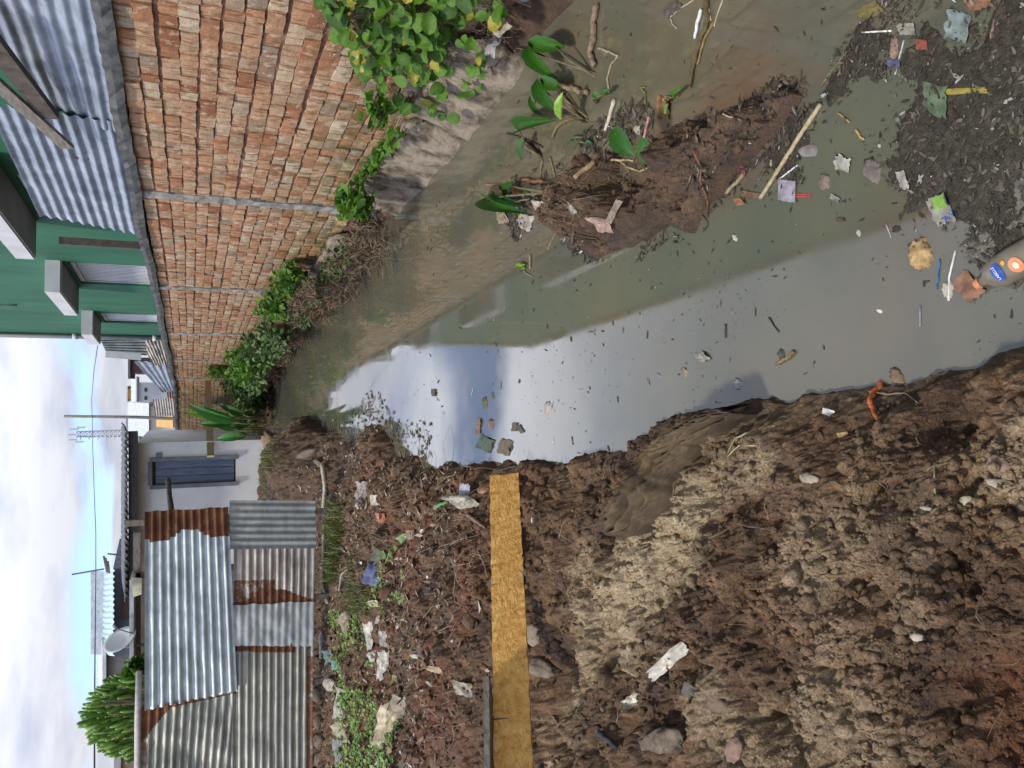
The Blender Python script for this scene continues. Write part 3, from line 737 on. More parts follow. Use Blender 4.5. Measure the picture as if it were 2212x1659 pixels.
def bbox(mb, y0, y1, z0, z1, o0, o1):
    a_, b2 = bpt(y0, 0), bpt(y1, 0)
    p = [a_ + BOUT * o1, b2 + BOUT * o1, b2 + BOUT * o0, a_ + BOUT * o0]
    return mb.hexa([q + Vector((0, 0, z0)) for q in p] + [q + Vector((0, 0, z1)) for q in p])
wins = [(10.1, 11.6), (14.2, 15.8), (18.8, 19.95)]
# the facade with real openings
mb = MB(); ys = [-3.0]
for a_, b2 in wins: ys += [a_, b2]
ys.append(21.9)
for i in range(0, len(ys), 2): bbox(mb, ys[i], ys[i + 1], 0.2, 7.9, -0.25, 0)
for a_, b2 in wins:
    bbox(mb, a_, b2, 0.2, 1.6, -0.25, 0); bbox(mb, a_, b2, 3.62, 7.9, -0.25, 0)
bbox(mb, 21.65, 21.9, 0.2, 7.9, -6, -0.25); bbox(mb, -3, -2.75, 0.2, 7.9, -6, -0.25)
mb.build('wall', GREEN, gb)
bbox(MB(), -3.1, 22.0, 7.9, 8.05, -6.2, 0.12).build('roof', GREYP, gb)
GLASSD = simple('dark window glass', [(0.5, (0.03, 0.035, 0.04))], 3, 0.15, 0)
for a_, b2 in wins:
    wf = bbox(MB(), a_, b2, 1.6, 3.62, -0.20, -0.16).build('window', GLASSD, gb)
    fr = MB(); bbox(fr, a_, b2, 3.55, 3.62, -0.10, -0.04); bbox(fr, a_, a_ + 0.06, 1.6, 3.55, -0.10, -0.04); bbox(fr, b2 - 0.06, b2, 1.6, 3.55, -0.10, -0.04); bbox(fr, a_ + 0.06, b2 - 0.06, 1.6, 1.67, -0.10, -0.04)
    fr.build('frame', WHITE, wf)
    lv = MB(); n_ = 13
    for k in range(n_):
        yy = a_ + 0.08 + (b2 - a_ - 0.16) * (k + 0.5) / n_
        bbox(lv, yy - 0.033, yy + 0.028, 1.68, 3.54, -0.09, -0.055)
    lv.build('grille', WHITE, wf)
for a_, b2 in ((9.4, 11.95), (14.1, 16.2), (18.5, 19.98)):
    hd = bbox(MB(), a_, b2, 3.72, 3.93, 0.002, 0.52).build('window_hood', WHITE, gb)
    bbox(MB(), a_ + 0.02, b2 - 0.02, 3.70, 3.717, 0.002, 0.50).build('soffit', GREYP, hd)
MB().tube([bpt(21.80, 0.3, 0.07), bpt(21.80, 7.9, 0.07)], 0.06, 10).build('downpipe', PIPE, gb, True)
for z_ in (2.6, 4.4, 6.1): MB().tube([bpt(21.80, z_, 0.07), bpt(21.80, z_ + 0.10, 0.07)], 0.075, 10).build('pipe_collar', WHITE, gb, True)
MB().tube([bpt(18.0, 5.0, 0.03), bpt(18.1, 5.5, 0.03), bpt(17.9, 7.4, 0.03)], 0.018, 6).build('conduit', PIPE, gb, True)

# small roofs and sheets at the far corner of the wall
def quad_sheet(name, pts, D, m, label, cat, group=None, along='h', **k):
    P = [PD(x, y, d) for (x, y), d in zip(pts, D)]
    o = corrugate(name, P, m, along=along, **k)
    return tag(o, label, cat, group)
gs = 'scrap sheets patched together beyond the far wall'
quad_sheet('metal_sheet', [(213, 727), (230, 762), (318, 768), (312, 722)], (23.5,) * 4, S_DULL, 'upright blue grey sheet wall hard against the green building', 'metal sheet', gs, along='v', seed=31, nseg=8)
pbox('pale_post', (PD(228, 765, 23.0), PD(305, 771, 23.0)), 0.05, 0.18, WHITE); tag(COL.objects[-1], 'white upright board beside the blue grey sheet wall', 'post')
quad_sheet('metal_sheet', [(300, 735), (332, 790), (375, 788), (366, 727)], (23.8, 24.2, 24.2, 23.8), S_TAN, 'crumpled beige and grey sheet on top of the wall corner', 'metal sheet', gs, seed=37, crumple=0.03, nseg=14)
quad_sheet('metal_sheet', [(290, 780), (352, 848), (379, 842), (372, 783)], (24.6, 25.5, 25, 24.4), S_ROOF, 'tilted grey ribbed sheet showing its parallel ridges above the wall', 'metal sheet', gs, seed=41, crumple=0.004, nseg=14, pitch=0.16, amp=0.03)
quad_sheet('metal_sheet', [(358, 828), (362, 860), (381, 862), (378, 826)], (26, 27, 27, 26), sheet_material('rusted red sheet', (0.16, 0.06, 0.04), (0.24, 0.11, 0.09)), 'small dark red rusted sheet above the wall', 'metal sheet', gs, seed=43, nseg=8)
quad_sheet('metal_sheet', [(330, 862), (335, 900), (388, 898), (384, 860)], (28, 29, 29, 28), S_TAN, 'pinkish grey lean-to sheet further along the far wall', 'metal sheet', gs, seed=47, nseg=8)
# ------------------------------------------------------------------ houses
def house(name, D, xr, yr, depth, wall_m, roof_m, label, over=0.25, roof_h=0.3, wins_=(), cat='house', pitch_roof=False, group=None):
    """xr = (eave, base) photo x; yr = (right, left) photo y; front at forward distance D"""
    a_ = PD(xr[0], yr[0], D); b2 = PD(xr[0], yr[1], D); base = PD(xr[1], yr[0], D).z
    z1 = a_.z; x1, x0 = a_.x, b2.x
    t_ = empty(name, Vector(((x0 + x1) / 2, D, base)), label, cat, group)
    MB().hexa([(x0, D, base - 1), (x1, D, base - 1), (x1, D + depth, base - 1), (x0, D + depth, base - 1), (x0, D, z1), (x1, D, z1), (x1, D + depth, z1), (x0, D + depth, z1)]).build('wall', wall_m, t_)
    if pitch_roof:
        v = [(x0 - over, D - over, z1), (x1 + over, D - over, z1), (x1 + over, D + depth + over, z1), (x0 - over, D + depth + over, z1),
             (x0 - over, D + depth / 2, z1 + roof_h), (x1 + over, D + depth / 2, z1 + roof_h)]
        o_ = mesh_obj('roof', v, [(0, 1, 5, 4), (2, 3, 4, 5), (0, 4, 3), (1, 2, 5), (3, 2, 1, 0)], roof_m, t_)
    else:
        MB().hexa([(x0 - over, D - over, z1), (x1 + over, D - over, z1), (x1 + over, D + depth, z1 + roof_h * 0.3), (x0 - over, D + depth, z1 + roof_h * 0.3),
                   (x0 - over, D - over, z1 + 0.1), (x1 + over, D - over, z1 + 0.1), (x1 + over, D + depth, z1 + roof_h), (x0 - over, D + depth, z1 + roof_h)]).build('roof', roof_m, t_)
    for (wx0, wx1, wy0, wy1) in wins_:
        p = PD(wx0, wy0, D); q = PD(wx1, wy1, D)
        MB().box(((p.x + q.x) / 2, D - 0.02, (p.z + q.z) / 2), abs(p.x - q.x), 0.05, abs(p.z - q.z)).build('window', GLASSD, t_)
    return t_
LIME = simple('stained whitewash', [(0.26, (0.36, 0.33, 0.27)), (0.40, (0.70, 0.70, 0.68)), (0.7, (0.80, 0.80, 0.79))], 1.6, 0.85, 0.3)
HD = 19.5
wh_a = PD(296, 957, HD); wh_b = PD(296, 1244, HD)
wh = empty('white_house', PD(532, 1010, HD), 'small whitewashed house with a grey blue plank door and dark fascia', 'house')
dr = [PD(325, 994, HD), PD(330, 1055, HD), PD(512, 1041, HD), PD(507, 986, HD)]
dx0, dx1 = dr[1].x + 0.03, dr[3].x - 0.0; dz0, dz1 = (dr[2].z + dr[3].z) / 2, (dr[0].z + dr[1].z) / 2
dx0 = (dr[1].x + dr[2].x) / 2; dx1 = (dr[0].x + dr[3].x) / 2
zb, zt_ = 0.1, wh_a.z; xr_, xl_ = wh_a.x, wh_b.x
mb = MB()
mb.hexa([(xl_, HD, zb), (dx0, HD, zb), (dx0, HD + .25, zb), (xl_, HD + .25, zb), (xl_, HD, zt_), (dx0, HD, zt_), (dx0, HD + .25, zt_), (xl_, HD + .25, zt_)])
mb.hexa([(dx1, HD, zb), (xr_, HD, zb), (xr_, HD + .25, zb), (dx1, HD + .25, zb), (dx1, HD, zt_), (xr_, HD, zt_), (xr_, HD + .25, zt_), (dx1, HD + .25, zt_)])
mb.hexa([(dx0, HD, dz1), (dx1, HD, dz1), (dx1, HD + .25, dz1), (dx0, HD + .25, dz1), (dx0, HD, zt_), (dx1, HD, zt_), (dx1, HD + .25, zt_), (dx0, HD + .25, zt_)])
mb.hexa([(dx0, HD, zb), (dx1, HD, zb), (dx1, HD + .25, zb), (dx0, HD + .25, zb), (dx0, HD, dz0), (dx1, HD, dz0), (dx1, HD + .25, dz0), (dx0, HD + .25, dz0)])
mb.box((xr_ - 0.125, HD + 2.6, (zb + zt_) / 2), 0.25, 4.7, zt_ - zb)
mb.box((xl_ + 0.125, HD + 2.6, (zb + zt_) / 2), 0.25, 4.7, zt_ - zb)
mb.box(((xl_ + xr_) / 2, HD + 5.05, (zb + zt_) / 2), xr_ - xl_, 0.2, zt_ - zb)
mb.build('wall', LIME, wh)
BLUEP = simple('faded grey blue planks', [(0.3, (0.085, 0.115, 0.175)), (0.6, (0.155, 0.19, 0.265)), (0.75, (0.24, 0.26, 0.32))], 5, 0.7, 0.5, 0.003, (4, 4, 0.6))
door = MB().box(((dx0 + dx1) / 2, HD + 0.14, (dz0 + dz1) / 2), dx1 - dx0, 0.02, dz1 - dz0).build('door', WOOD_DARK, wh)
pw = (dx1 - dx0 - 0.10) / 3
for k in range(3):
    cx = dx0 + 0.05 + pw * (k + 0.5)
    MB().box((cx, HD + 0.09 + 0.008 * (k % 2), (dz0 + dz1) / 2 - 0.02), pw - 0.012, 0.03, dz1 - dz0 - 0.12).build('plank', BLUEP, door)
fr = MB()
FR = simple('grey door frame', [(0.3, (0.13, 0.14, 0.16)), (0.7, (0.24, 0.25, 0.27))], 5, 0.8)
fr.box((dx0, HD - 0.01, (dz0 + dz1) / 2), 0.09, 0.12, dz1 - dz0 + 0.08).box((dx1, HD - 0.01, (dz0 + dz1) / 2), 0.09, 0.12, dz1 - dz0 + 0.08).box(((dx0 + dx1) / 2, HD - 0.005, dz1 + 0.03), dx1 - dx0 - 0.1, 0.12, 0.09)
fr.build('door_frame', FR, wh)
MB().box((dx1 + 0.10, HD - 0.03, dz1 - 0.15), 0.10, 0.04, 0.12).build('hinge', PIPE, wh)
FAS = simple('dark brown fascia', [(0.3, (0.045, 0.04, 0.042)), (0.7, (0.085, 0.075, 0.075))], 5, 0.8)
MB().box(((xl_ + xr_) / 2 + 0.05, HD - 0.45, zt_ + 0.05), xr_ - xl_ + 0.5, 0.06, 0.19).build('fascia', FAS, wh)
mb = MB(); 
rf = corrugate('roof', [Vector((xr_ + 0.35, HD - 0.62, zt_ + 0.16)), Vector((xr_ + 0.35, HD + 3, zt_ + 0.50)), Vector((xl_ - 0.4, HD + 3, zt_ + 0.50)), Vector((xl_ - 0.4, HD - 0.62, zt_ + 0.16))], sheet_material('dark old roofing', (0.045, 0.045, 0.05), (0.10, 0.10, 0.11)), along='h', pitch=0.15, amp=0.03, parent=wh, seed=51, nseg=6)
sm = rf.modifiers.new('t', 'SOLIDIFY'); sm.thickness = 0.03
MB().hexa([(xl_, HD - 0.45, zt_ + 0.0), (xr_, HD - 0.45, zt_ + 0.0), (xr_, HD, zt_ + 0.0), (xl_, HD, zt_ + 0.0), (xl_, HD - 0.45, zt_ + 0.03), (xr_, HD - 0.45, zt_ + 0.03), (xr_, HD, zt_ + 0.03), (xl_, HD, zt_ + 0.03)]).build('soffit', FAS, wh)

BLUEW = simple('dark blue painted wall', [(0.3, (0.075, 0.095, 0.14)), (0.7, (0.14, 0.165, 0.22))], 1.2, 0.85, 0.2)
BROWN = simple('brown shutter paint', [(0.3, (0.075, 0.048, 0.045)), (0.7, (0.12, 0.075, 0.07))], 3, 0.8, 0.2)
CYANR = sheet_material('pale turquoise roofing', (0.36, 0.52, 0.56), (0.50, 0.66, 0.70), metal=0.0, rough=0.6)
GREYR = sheet_material('pale grey roofing', (0.40, 0.43, 0.46), (0.58, 0.61, 0.65), metal=0.0, rough=0.6)
D_ = 26.0
h2 = empty('blue_house', PD(300, 1320, D_), 'dark blue walled house under a pale turquoise ribbed roof behind the iron fence', 'house')
p0, p1 = PD(244, 1229, D_), PD(244, 1416, D_)
MB().hexa([(p1.x, D_, 0.2), (p0.x, D_, 0.2), (p0.x, D_ + 5, 0.2), (p1.x, D_ + 5, 0.2), (p1.x, D_, p0.z), (p0.x, D_, p0.z), (p0.x, D_ + 5, p0.z + 0.2), (p1.x, D_ + 5, p0.z + 0.2)]).build('wall', BLUEW, h2)
corrugate('roof', [PD(245, 1227, D_ - 0.7), PD(226, 1232, D_ + 1.6), PD(222, 1414, D_ + 1.6), PD(245, 1418, D_ - 0.7)], CYANR, pitch=0.17, amp=0.03, parent=h2, seed=53, nseg=6)
MB().hexa([tuple(PD(226, 1414, D_ + 1.6)), tuple(PD(226, 1234, D_ + 1.6)), tuple(PD(226, 1234, D_ + 4)), tuple(PD(226, 1414, D_ + 4)), tuple(PD(196, 1414, D_ + 1.6)), tuple(PD(196, 1234, D_ + 1.6)), tuple(PD(196, 1234, D_ + 4)), tuple(PD(196, 1414, D_ + 4))]).build('upper_wall', GREYR, h2)
for (x0, x1, y0, y1) in ((266, 280, 1240, 1284), (263, 281, 1286, 1336)):
    p, q = PD(x0, y0, D_ - 0.05), PD(x1, y1, D_ - 0.05)
    MB().box(((p.x + q.x) / 2, D_ - 0.03, (p.z + q.z) / 2), abs(p.x - q.x), 0.05, abs(p.z - q.z)).build('shutter', BROWN, h2)
h3 = house('grey_house', 27, (232, 300), (1418, 1560), 5, GREYP, GREYR, 'low grey house under pale ribbed roofing behind the euphorbia', roof_h=0.75, over=0.4)
h4 = empty('lean_to', PD(300, 1340, 12), 'open lean-to with a white edged roof and grey beam just behind the fence', 'shed')
pbox('roof_edge', (PD(287, 1243, 11.5), PD(287, 1452, 11.5)), 0.5, 0.05, GREYR, h4)
pbox('beam', (PD(296, 1150, 11.7), PD(296, 1452, 11.7)), 0.08, 0.09, WOOD_OLD, h4)
a_, b2 = PD(298, 1244, 12.6), PD(330, 1450, 12.6)
MB().box(((a_.x + b2.x) / 2, 12.65, (a_.z + b2.z) / 2 - 0.5), abs(a_.x - b2.x), 0.1, abs(a_.z - b2.z) + 1.0).build('back_wall', simple('dim brown boarding', [(0.3, (0.075, 0.062, 0.045)), (0.7, (0.14, 0.12, 0.09))], 3, 0.9), h4)
for y in (1243, 1440): 
    q_ = PD(296, y, 11.7); MB().box((q_.x, 11.7, q_.z / 2 + 0.2), 0.08, 0.08, q_.z - 0.4).build('post', WOOD_OLD, h4)
mb = MB()
pa = PD(283, 1248, 11.2); pb = PD(288, 1289, 11.2); pcc = PD(306, 1284, 11.18); pd_ = PD(306, 1249, 11.22)
v = []; f = []
for i in range(9):
    for k in range(7):
        s, t = i / 8, k / 6
        P = pa.lerp(pb, s).lerp(pd_.lerp(pcc, s), t); P.y += 0.015 * math.sin(s * 11 + t * 2); v.append(P)
for i in range(8):
    for k in range(6): q = i * 7 + k; f.append((q, q + 1, q + 8, q + 7))
o = mesh_obj('cloth', v, f, simple('cream cloth', [(0.3, (0.52, 0.48, 0.34)), (0.7, (0.66, 0.62, 0.47))], 6, 0.9), None, True)
tag(o, 'cream cloth hung over the end of the lean-to beam', 'cloth')
# dish
dc = PD(262, 1385, 11.3); dish = empty('satellite_dish', dc - Vector((0, 0, 0.2)), 'white satellite dish with small faded lettering above the fence', 'satellite dish')
ax_ = Vector((0.80, -0.42, 0.42)).normalized(); e1 = ax_.cross(Vector((0, 0, 1))).normalized(); e2 = e1.cross(ax_)
v = [dc]; f = []; nr_, na_ = 5, 28; R_ = 0.20
for i in range(1, nr_ + 1):
    for k in range(na_):
        w_ = 2 * math.pi * k / na_; r_ = R_ * i / nr_
        v.append(dc + e1 * math.cos(w_) * r_ + e2 * math.sin(w_) * r_ * 1.08 + ax_ * (r_ * r_ * 0.9))
for k in range(na_): f.append((0, 1 + k, 1 + (k + 1) % na_))
for i in range(nr_ - 1):
    for k in range(na_):
        a_ = 1 + i * na_ + k; b2 = 1 + i * na_ + (k + 1) % na_; f.append((a_, a_ + na_, b2 + na_, b2))
o = mesh_obj('reflector', v, f, simple('dish white', [(0.5, (0.66, 0.66, 0.66))], 3, 0.45, 0), dish, True)
sm = o.modifiers.new('t', 'SOLIDIFY'); sm.thickness = 0.008
tp = dc + ax_ * 0.24 - e2 * 0.04
MB().tube([dc - e2 * 0.19 + ax_ * 0.02, tp], 0.007, 6).build('arm', PIPE, dish, True)
MB().tube([tp, tp + ax_ * 0.05], 0.022, 10).build('receiver', simple('dish white', [(0.5, (0.6, 0.6, 0.6))], 3, 0.45, 0), dish, True)
MB().tube([dc - ax_ * 0.02, dc - ax_ * 0.12, dc - ax_ * 0.12 - Vector((0, 0, 0.5))], 0.018, 8).build('mast', PIPE, dish, True)
# roof clutter, ladder and pole behind the white house
def sticks(name, segs, D, r_, m, label, cat, part='bar', group=None):
    c = PD(segs[0][0][0], segs[0][0][1], D); t_ = empty(name, c, label, cat, group)
    for a_, b2 in segs: MB().tube([PD(*a_, D), PD(*b2, D)], r_, 6).build(part, m, t_, True)
    return t_
sticks('pole_rack', [((232, 1196), (283, 1202)), ((252, 1200), (284, 1186)), ((253, 1215), (285, 1200)), ((262, 1184), (262, 1216)), ((272, 1184), (272, 1216))], 22.5, 0.022, WOOD_DARK, 'wooden rack of poles on the skyline left of the white house roof', 'rack')
MB().tube([PD(155, 1241, 23), PD(225, 1229, 23)], 0.022, 6).build('antenna_pole', PIPE); tag(COL.objects[-1], 'slanting thin antenna pole above the turquoise roof', 'pole')
sticks('timber_bundle', [((224, 1201), (231, 1236)), ((228, 1205), (233, 1237)), ((233, 1212), (236, 1238))], 24, 0.03, WOOD_OLD, 'bundle of timber ends sticking out over the turquoise roof', 'timber', 'board')
bh = house('brick_house', 14, (262, 330), (1615, 1800), 4, BRICK, sheet_material('weathered roof edge', (0.3, 0.3, 0.3), (0.45, 0.45, 0.45)), 'corner of an orange brick building at the left end above the fence', roof_h=0.2, over=0.1)
# distant houses down the channel
CREAM = simple('distant cream wall', [(0.3, (0.48, 0.45, 0.40)), (0.7, (0.58, 0.56, 0.52))], 1, 0.9, 0)
PALEW = simple('distant pale wall', [(0.3, (0.42, 0.45, 0.46)), (0.7, (0.56, 0.58, 0.60))], 1, 0.9, 0)
OCHRE = simple('distant ochre wall', [(0.3, (0.42, 0.25, 0.09)), (0.7, (0.55, 0.35, 0.13))], 1, 0.9, 0)
DARKR = simple('distant dark roof', [(0.3, (0.10, 0.105, 0.11)), (0.7, (0.17, 0.17, 0.18))], 1, 0.9, 0)
house('far_house', 42, (282, 440), (772, 806), 6, BROWN, DARKR, 'dark gabled roof rising behind the grey ribbed sheet', roof_h=0.5, cat='house', group='distant houses past the wall')
house('far_house', 70, (297, 440), (826, 876), 8, PALEW, GREYR, 'pale two storey block with a flat roof above the wall corner', roof_h=1.0, over=0.5, wins_=((312, 318, 838, 846), (312, 318, 856, 864)), group='distant houses past the wall')
house('far_house', 78, (276, 440), (840, 862), 6, OCHRE, GREYR, 'small orange upper storey peeping over the pale block roof', roof_h=0.3, wins_=((282, 288, 845, 850),), group='distant houses past the wall')
house('far_house', 60, (322, 470), (880, 935), 8, CREAM, GREYR, 'cream house directly behind the tall wooden pole', roof_h=1.6, over=0.3, pitch_roof=True, wins_=((340, 350, 892, 897), (340, 350, 905, 911)), group='distant houses past the wall')
house('far_house', 50, (374, 470), (900, 922), 5, OCHRE, OCHRE, 'little ochre walled shop low down between the pole and the white house', roof_h=1.0, over=0.1, pitch_roof=True, wins_=((384, 392, 905, 911),), group='distant houses past the wall')
house('far_house', 90, (302, 440), (915, 962), 8, PALEW, DARKR, 'hazy pale house touching the white house eave', roof_h=1.6, over=0.5, pitch_roof=True, group='distant houses past the wall')
house('far_house', 32, (395, 470), (925, 960), 4, WHITE, GREYR, 'low white hut beside the corner of the white house', roof_h=0.3, over=0.2, group='distant houses past the wall')
# lattice mast
mt = empty('lattice_mast', PD(330, 935, 160), 'slender telecom mast far off against the clouds', 'mast')
MS = simple('haze paled mast steel', [(0.5, (0.50, 0.52, 0.57))], 3, 0.6, 0)  # steel made paler: the distance haze is put into its colour
base_m = PD(310, 935, 160); top_m = PD(158, 945, 160)
hh_ = top_m.z - base_m.z; mb = MB()
for sx, sy in ((-1, -1), (1, -1), (1, 1), (-1, 1)): mb.tube([(base_m.x + sx * 0.75, 160 + sy * 0.75, base_m.z - 6), (base_m.x + sx * 0.45, 160 + sy * 0.45, base_m.z + hh_ * 0.95)], 0.11, 5)
mb.build('leg', MS, mt)
mb = MB(); nlev = 16
for k in range(nlev):
    za = base_m.z + hh_ * 0.95 * k / nlev; zb_ = base_m.z + hh_ * 0.95 * (k + 1) / nlev; w_ = 0.75 - 0.3 * k / nlev
    mb.tube([(base_m.x - w_, 159.3, za), (base_m.x + w_, 159.3, zb_)], 0.07, 4).tube([(base_m.x + w_, 159.3, za), (base_m.x - w_, 159.3, zb_)], 0.07, 4)
    mb.tube([(base_m.x - w_ - (0.5 if k % 2 else 0), 159.3, za), (base_m.x + w_, 159.3, za)], 0.07, 4)
mb.build('bracing', MS, mt)
for k, (dx, dz) in enumerate(((-1.3, 0.90), (1.3, 0.88), (-0.9, 0.99), (1.0, 0.97), (0, 1.0))):
    MB().box((base_m.x + dx, 159, base_m.z + hh_ * dz), 0.3, 0.25, 1.3).build('antenna_panel', MS, mt)

# pole, wire, plank over the channel
POLE = simple('grey round pole', [(0.3, (0.12, 0.115, 0.10)), (0.7, (0.22, 0.21, 0.19))], 6, 0.8)
pt_ = PD(138, 899, 35); pbm = PD(440, 907, 35)
MB().tube([pbm - Vector((0, 0, 1.2)), pbm, pbm.lerp(pt_, 0.5) + Vector((0.04, 0, 0)), pt_], [0.085, 0.075, 0.065, 0.05], 8).build('wooden_pole', POLE, None, True)
tag(COL.objects[-1], 'tall thin wooden pole carrying the wire beyond the channel', 'pole')
wp = [PD(211, 747, 22.5), PD(203, 800, 28), PD(198, 862, 34), PD(199, 899, 35), PD(200, 960, 33), PD(203, 1050, 29), PD(207, 1150, 25), PD(207, 1235, 21), PD(206, 1320, 18), PD(205, 1420, 15), PD(204, 1560, 12), PD(204, 1700, 10)]
MB().tube(wp, 0.011, 5).build('overhead_wire', simple('black cable', [(0.5, (0.02, 0.02, 0.02))], 3, 0.5, 0)); tag(COL.objects[-1], 'sagging overhead cable crossing the sky to the pole', 'cable')
pbox('timber_beam', (PD(449.5, 824, 22.3), PD(455, 986, 19.0)), 0.05, 0.155, WOOD_PALE); tag(COL.objects[-1], 'pale sawn plank spanning the channel from brick wall to white house', 'plank')
MB().box((PD(450, 823, 22.4).x + 0.02, 22.45, 1.05), 0.06, 0.05, 1.5).build('stake', WOOD_PALE); tag(COL.objects[-1], 'thin upright stake holding the far end of the channel plank', 'stake')
MB().tube([PD(363, 1036, 15), PD(366, 1070, 14), PD(371, 1110, 13)], [0.045, 0.04, 0.05], 8).build('branch', simple('dark bark', [(0.3, (0.035, 0.032, 0.03)), (0.7, (0.10, 0.095, 0.09))], 14, 0.9), None, True)
tag(COL.objects[-1], 'dark crooked branch poking out behind the fence end', 'branch')
# ------------------------------------------------------------------ yellow plank over the mud
YEL = simple('fresh yellow timber', [(0.25, (0.33, 0.185, 0.055)), (0.5, (0.52, 0.32, 0.10)), (0.75, (0.64, 0.43, 0.17))], 7, 0.7, 0.9, 0.004, (1.2, 4, 9))
def plank_mat():
    m, t, b = new_mat('rough sawn yellow timber')
    n = noise_of(t, 6, 5, 0.6, (0.5, 4, 6)); n2 = noise_of(t, 62, 6, 0.72, (0.09, 1, 1)); n3 = noise_of(t, 5, 6, 0.7, (0.6, 1, 2))
    c = ramp(t, n, [(0.28, (0.62, 0.29, 0.065)), (0.5, (0.82, 0.45, 0.115)), (0.72, (0.90, 0.60, 0.21))])
    c = mixc(t, 1.0, c, ramp(t, n2, [(0.32, (0.60, 0.52, 0.40)), (0.46, (1, 1, 1)), (0.7, (1.08, 1.08, 1.08))]), 'MULTIPLY')
    c = mixc(t, mth(t, 'MULTIPLY', ramp(t, n3, [(0.62, (0, 0, 0)), (0.80, (1, 1, 1))]), 0.6), c, (0.20, 0.10, 0.04))
    t.links.new(c, b.inputs['Base Color']); b.inputs['Roughness'].default_value = 0.75
    bump(t, b, n2, 1.0, 0.012)
    return m
PLK = plank_mat()
zl, zr_ = 0.475, 0.125
def plane_len(x, y, z): return PZ(x, y, z)
br_, bl_ = PZ(1120, 1022, zr_), PZ(1151, 1659, zl)
pd = (bl_ - br_).normalized(); bl_ = bl_ + pd * 0.45
side = Vector((pd.y, -pd.x, 0)).normalized(); side = side if side.y > 0 else -side     # away from the camera
tilt_ = 0.42; up = (Vector((0, 0, 1)) + side * tilt_); up = (up - pd * up.dot(pd)).normalized(); thn = pd.cross(up).normalized(); thn = thn if thn.y > 0 else -thn
v = []; f = []; n_ = 90; hgt_, th_ = 0.162, 0.045; r = random.Random(4)
rg_ = [(0, 0), (0.0, 0.04), (0, 0.08), (0, 0.12), (0, hgt_), (th_, hgt_), (th_, 0)]
for i in range(n_ + 1):
    P = br_.lerp(bl_, i / n_)
    for k, (a_, b2) in enumerate(rg_):
        j = 0.0035 if k in (0, 4) else 0.0012
        v.append(P + thn * (a_ + r.uniform(-j, j)) + up * (b2 + r.uniform(-j, j)) + (pd * r.uniform(-0.006, 0.006) if i in (0, n_) else Vector()))
L_ = len(rg_)
for i in range(n_):
    for k in range(L_): f.append((i * L_ + k, i * L_ + (k + 1) % L_, (i + 1) * L_ + (k + 1) % L_, (i + 1) * L_ + k))
f.append(tuple(range(L_))); f.append(tuple(n_ * L_ + k for k in reversed(range(L_))))
o = mesh_obj('yellow_plank', v, f, PLK); tag(o, 'rough yellow timber plank on edge across the mud, its tip at the water', 'plank')
# weathered board nailed on its upper edge
ta = br_.lerp(bl_, 0.585) + up * (hgt_ + 0.004) + thn * 0.0; tb = bl_ + up * (hgt_ + 0.004)
v = []; f = []; n_ = 40
for i in range(n_ + 1):
    P = ta.lerp(tb, i / n_) + up * 0.004 + thn * (0.002 if i else 0)
    for (a_, b2) in ((-0.085, 0.0), (-0.083, 0.026), (0.035, 0.028), (0.037, 0.0)):
        v.append(P + thn * (a_ + r.uniform(-.002, .002)) + up * (b2 + r.uniform(-.002, .002)))
for i in range(n_):
    for k in range(4): f.append((i * 4 + k, i * 4 + (k + 1) % 4, (i + 1) * 4 + (k + 1) % 4, (i + 1) * 4 + k))
f.append((0, 1, 2, 3)); f.append(tuple(n_ * 4 + k for k in (3, 2, 1, 0)))
o = mesh_obj('grey_board', v, f, WOOD_OLD); tag(o, 'short weathered grey board resting on the upper edge of the yellow plank', 'board')
nl = ta.lerp(tb, 0.20) - thn * 0.012
MB().tube([nl + up * 0.0, nl - up * 0.03 - thn * 0.004, nl - up * 0.075 - thn * 0.004], [0.0032, 0.003, 0.001], 6).build('nail', simple('rusty nail', [(0.5, (0.09, 0.075, 0.07))], 30, 0.6, 0.2, metal=0.5))
tag(COL.objects[-1], 'bent iron nail sticking down over the yellow plank face', 'nail')

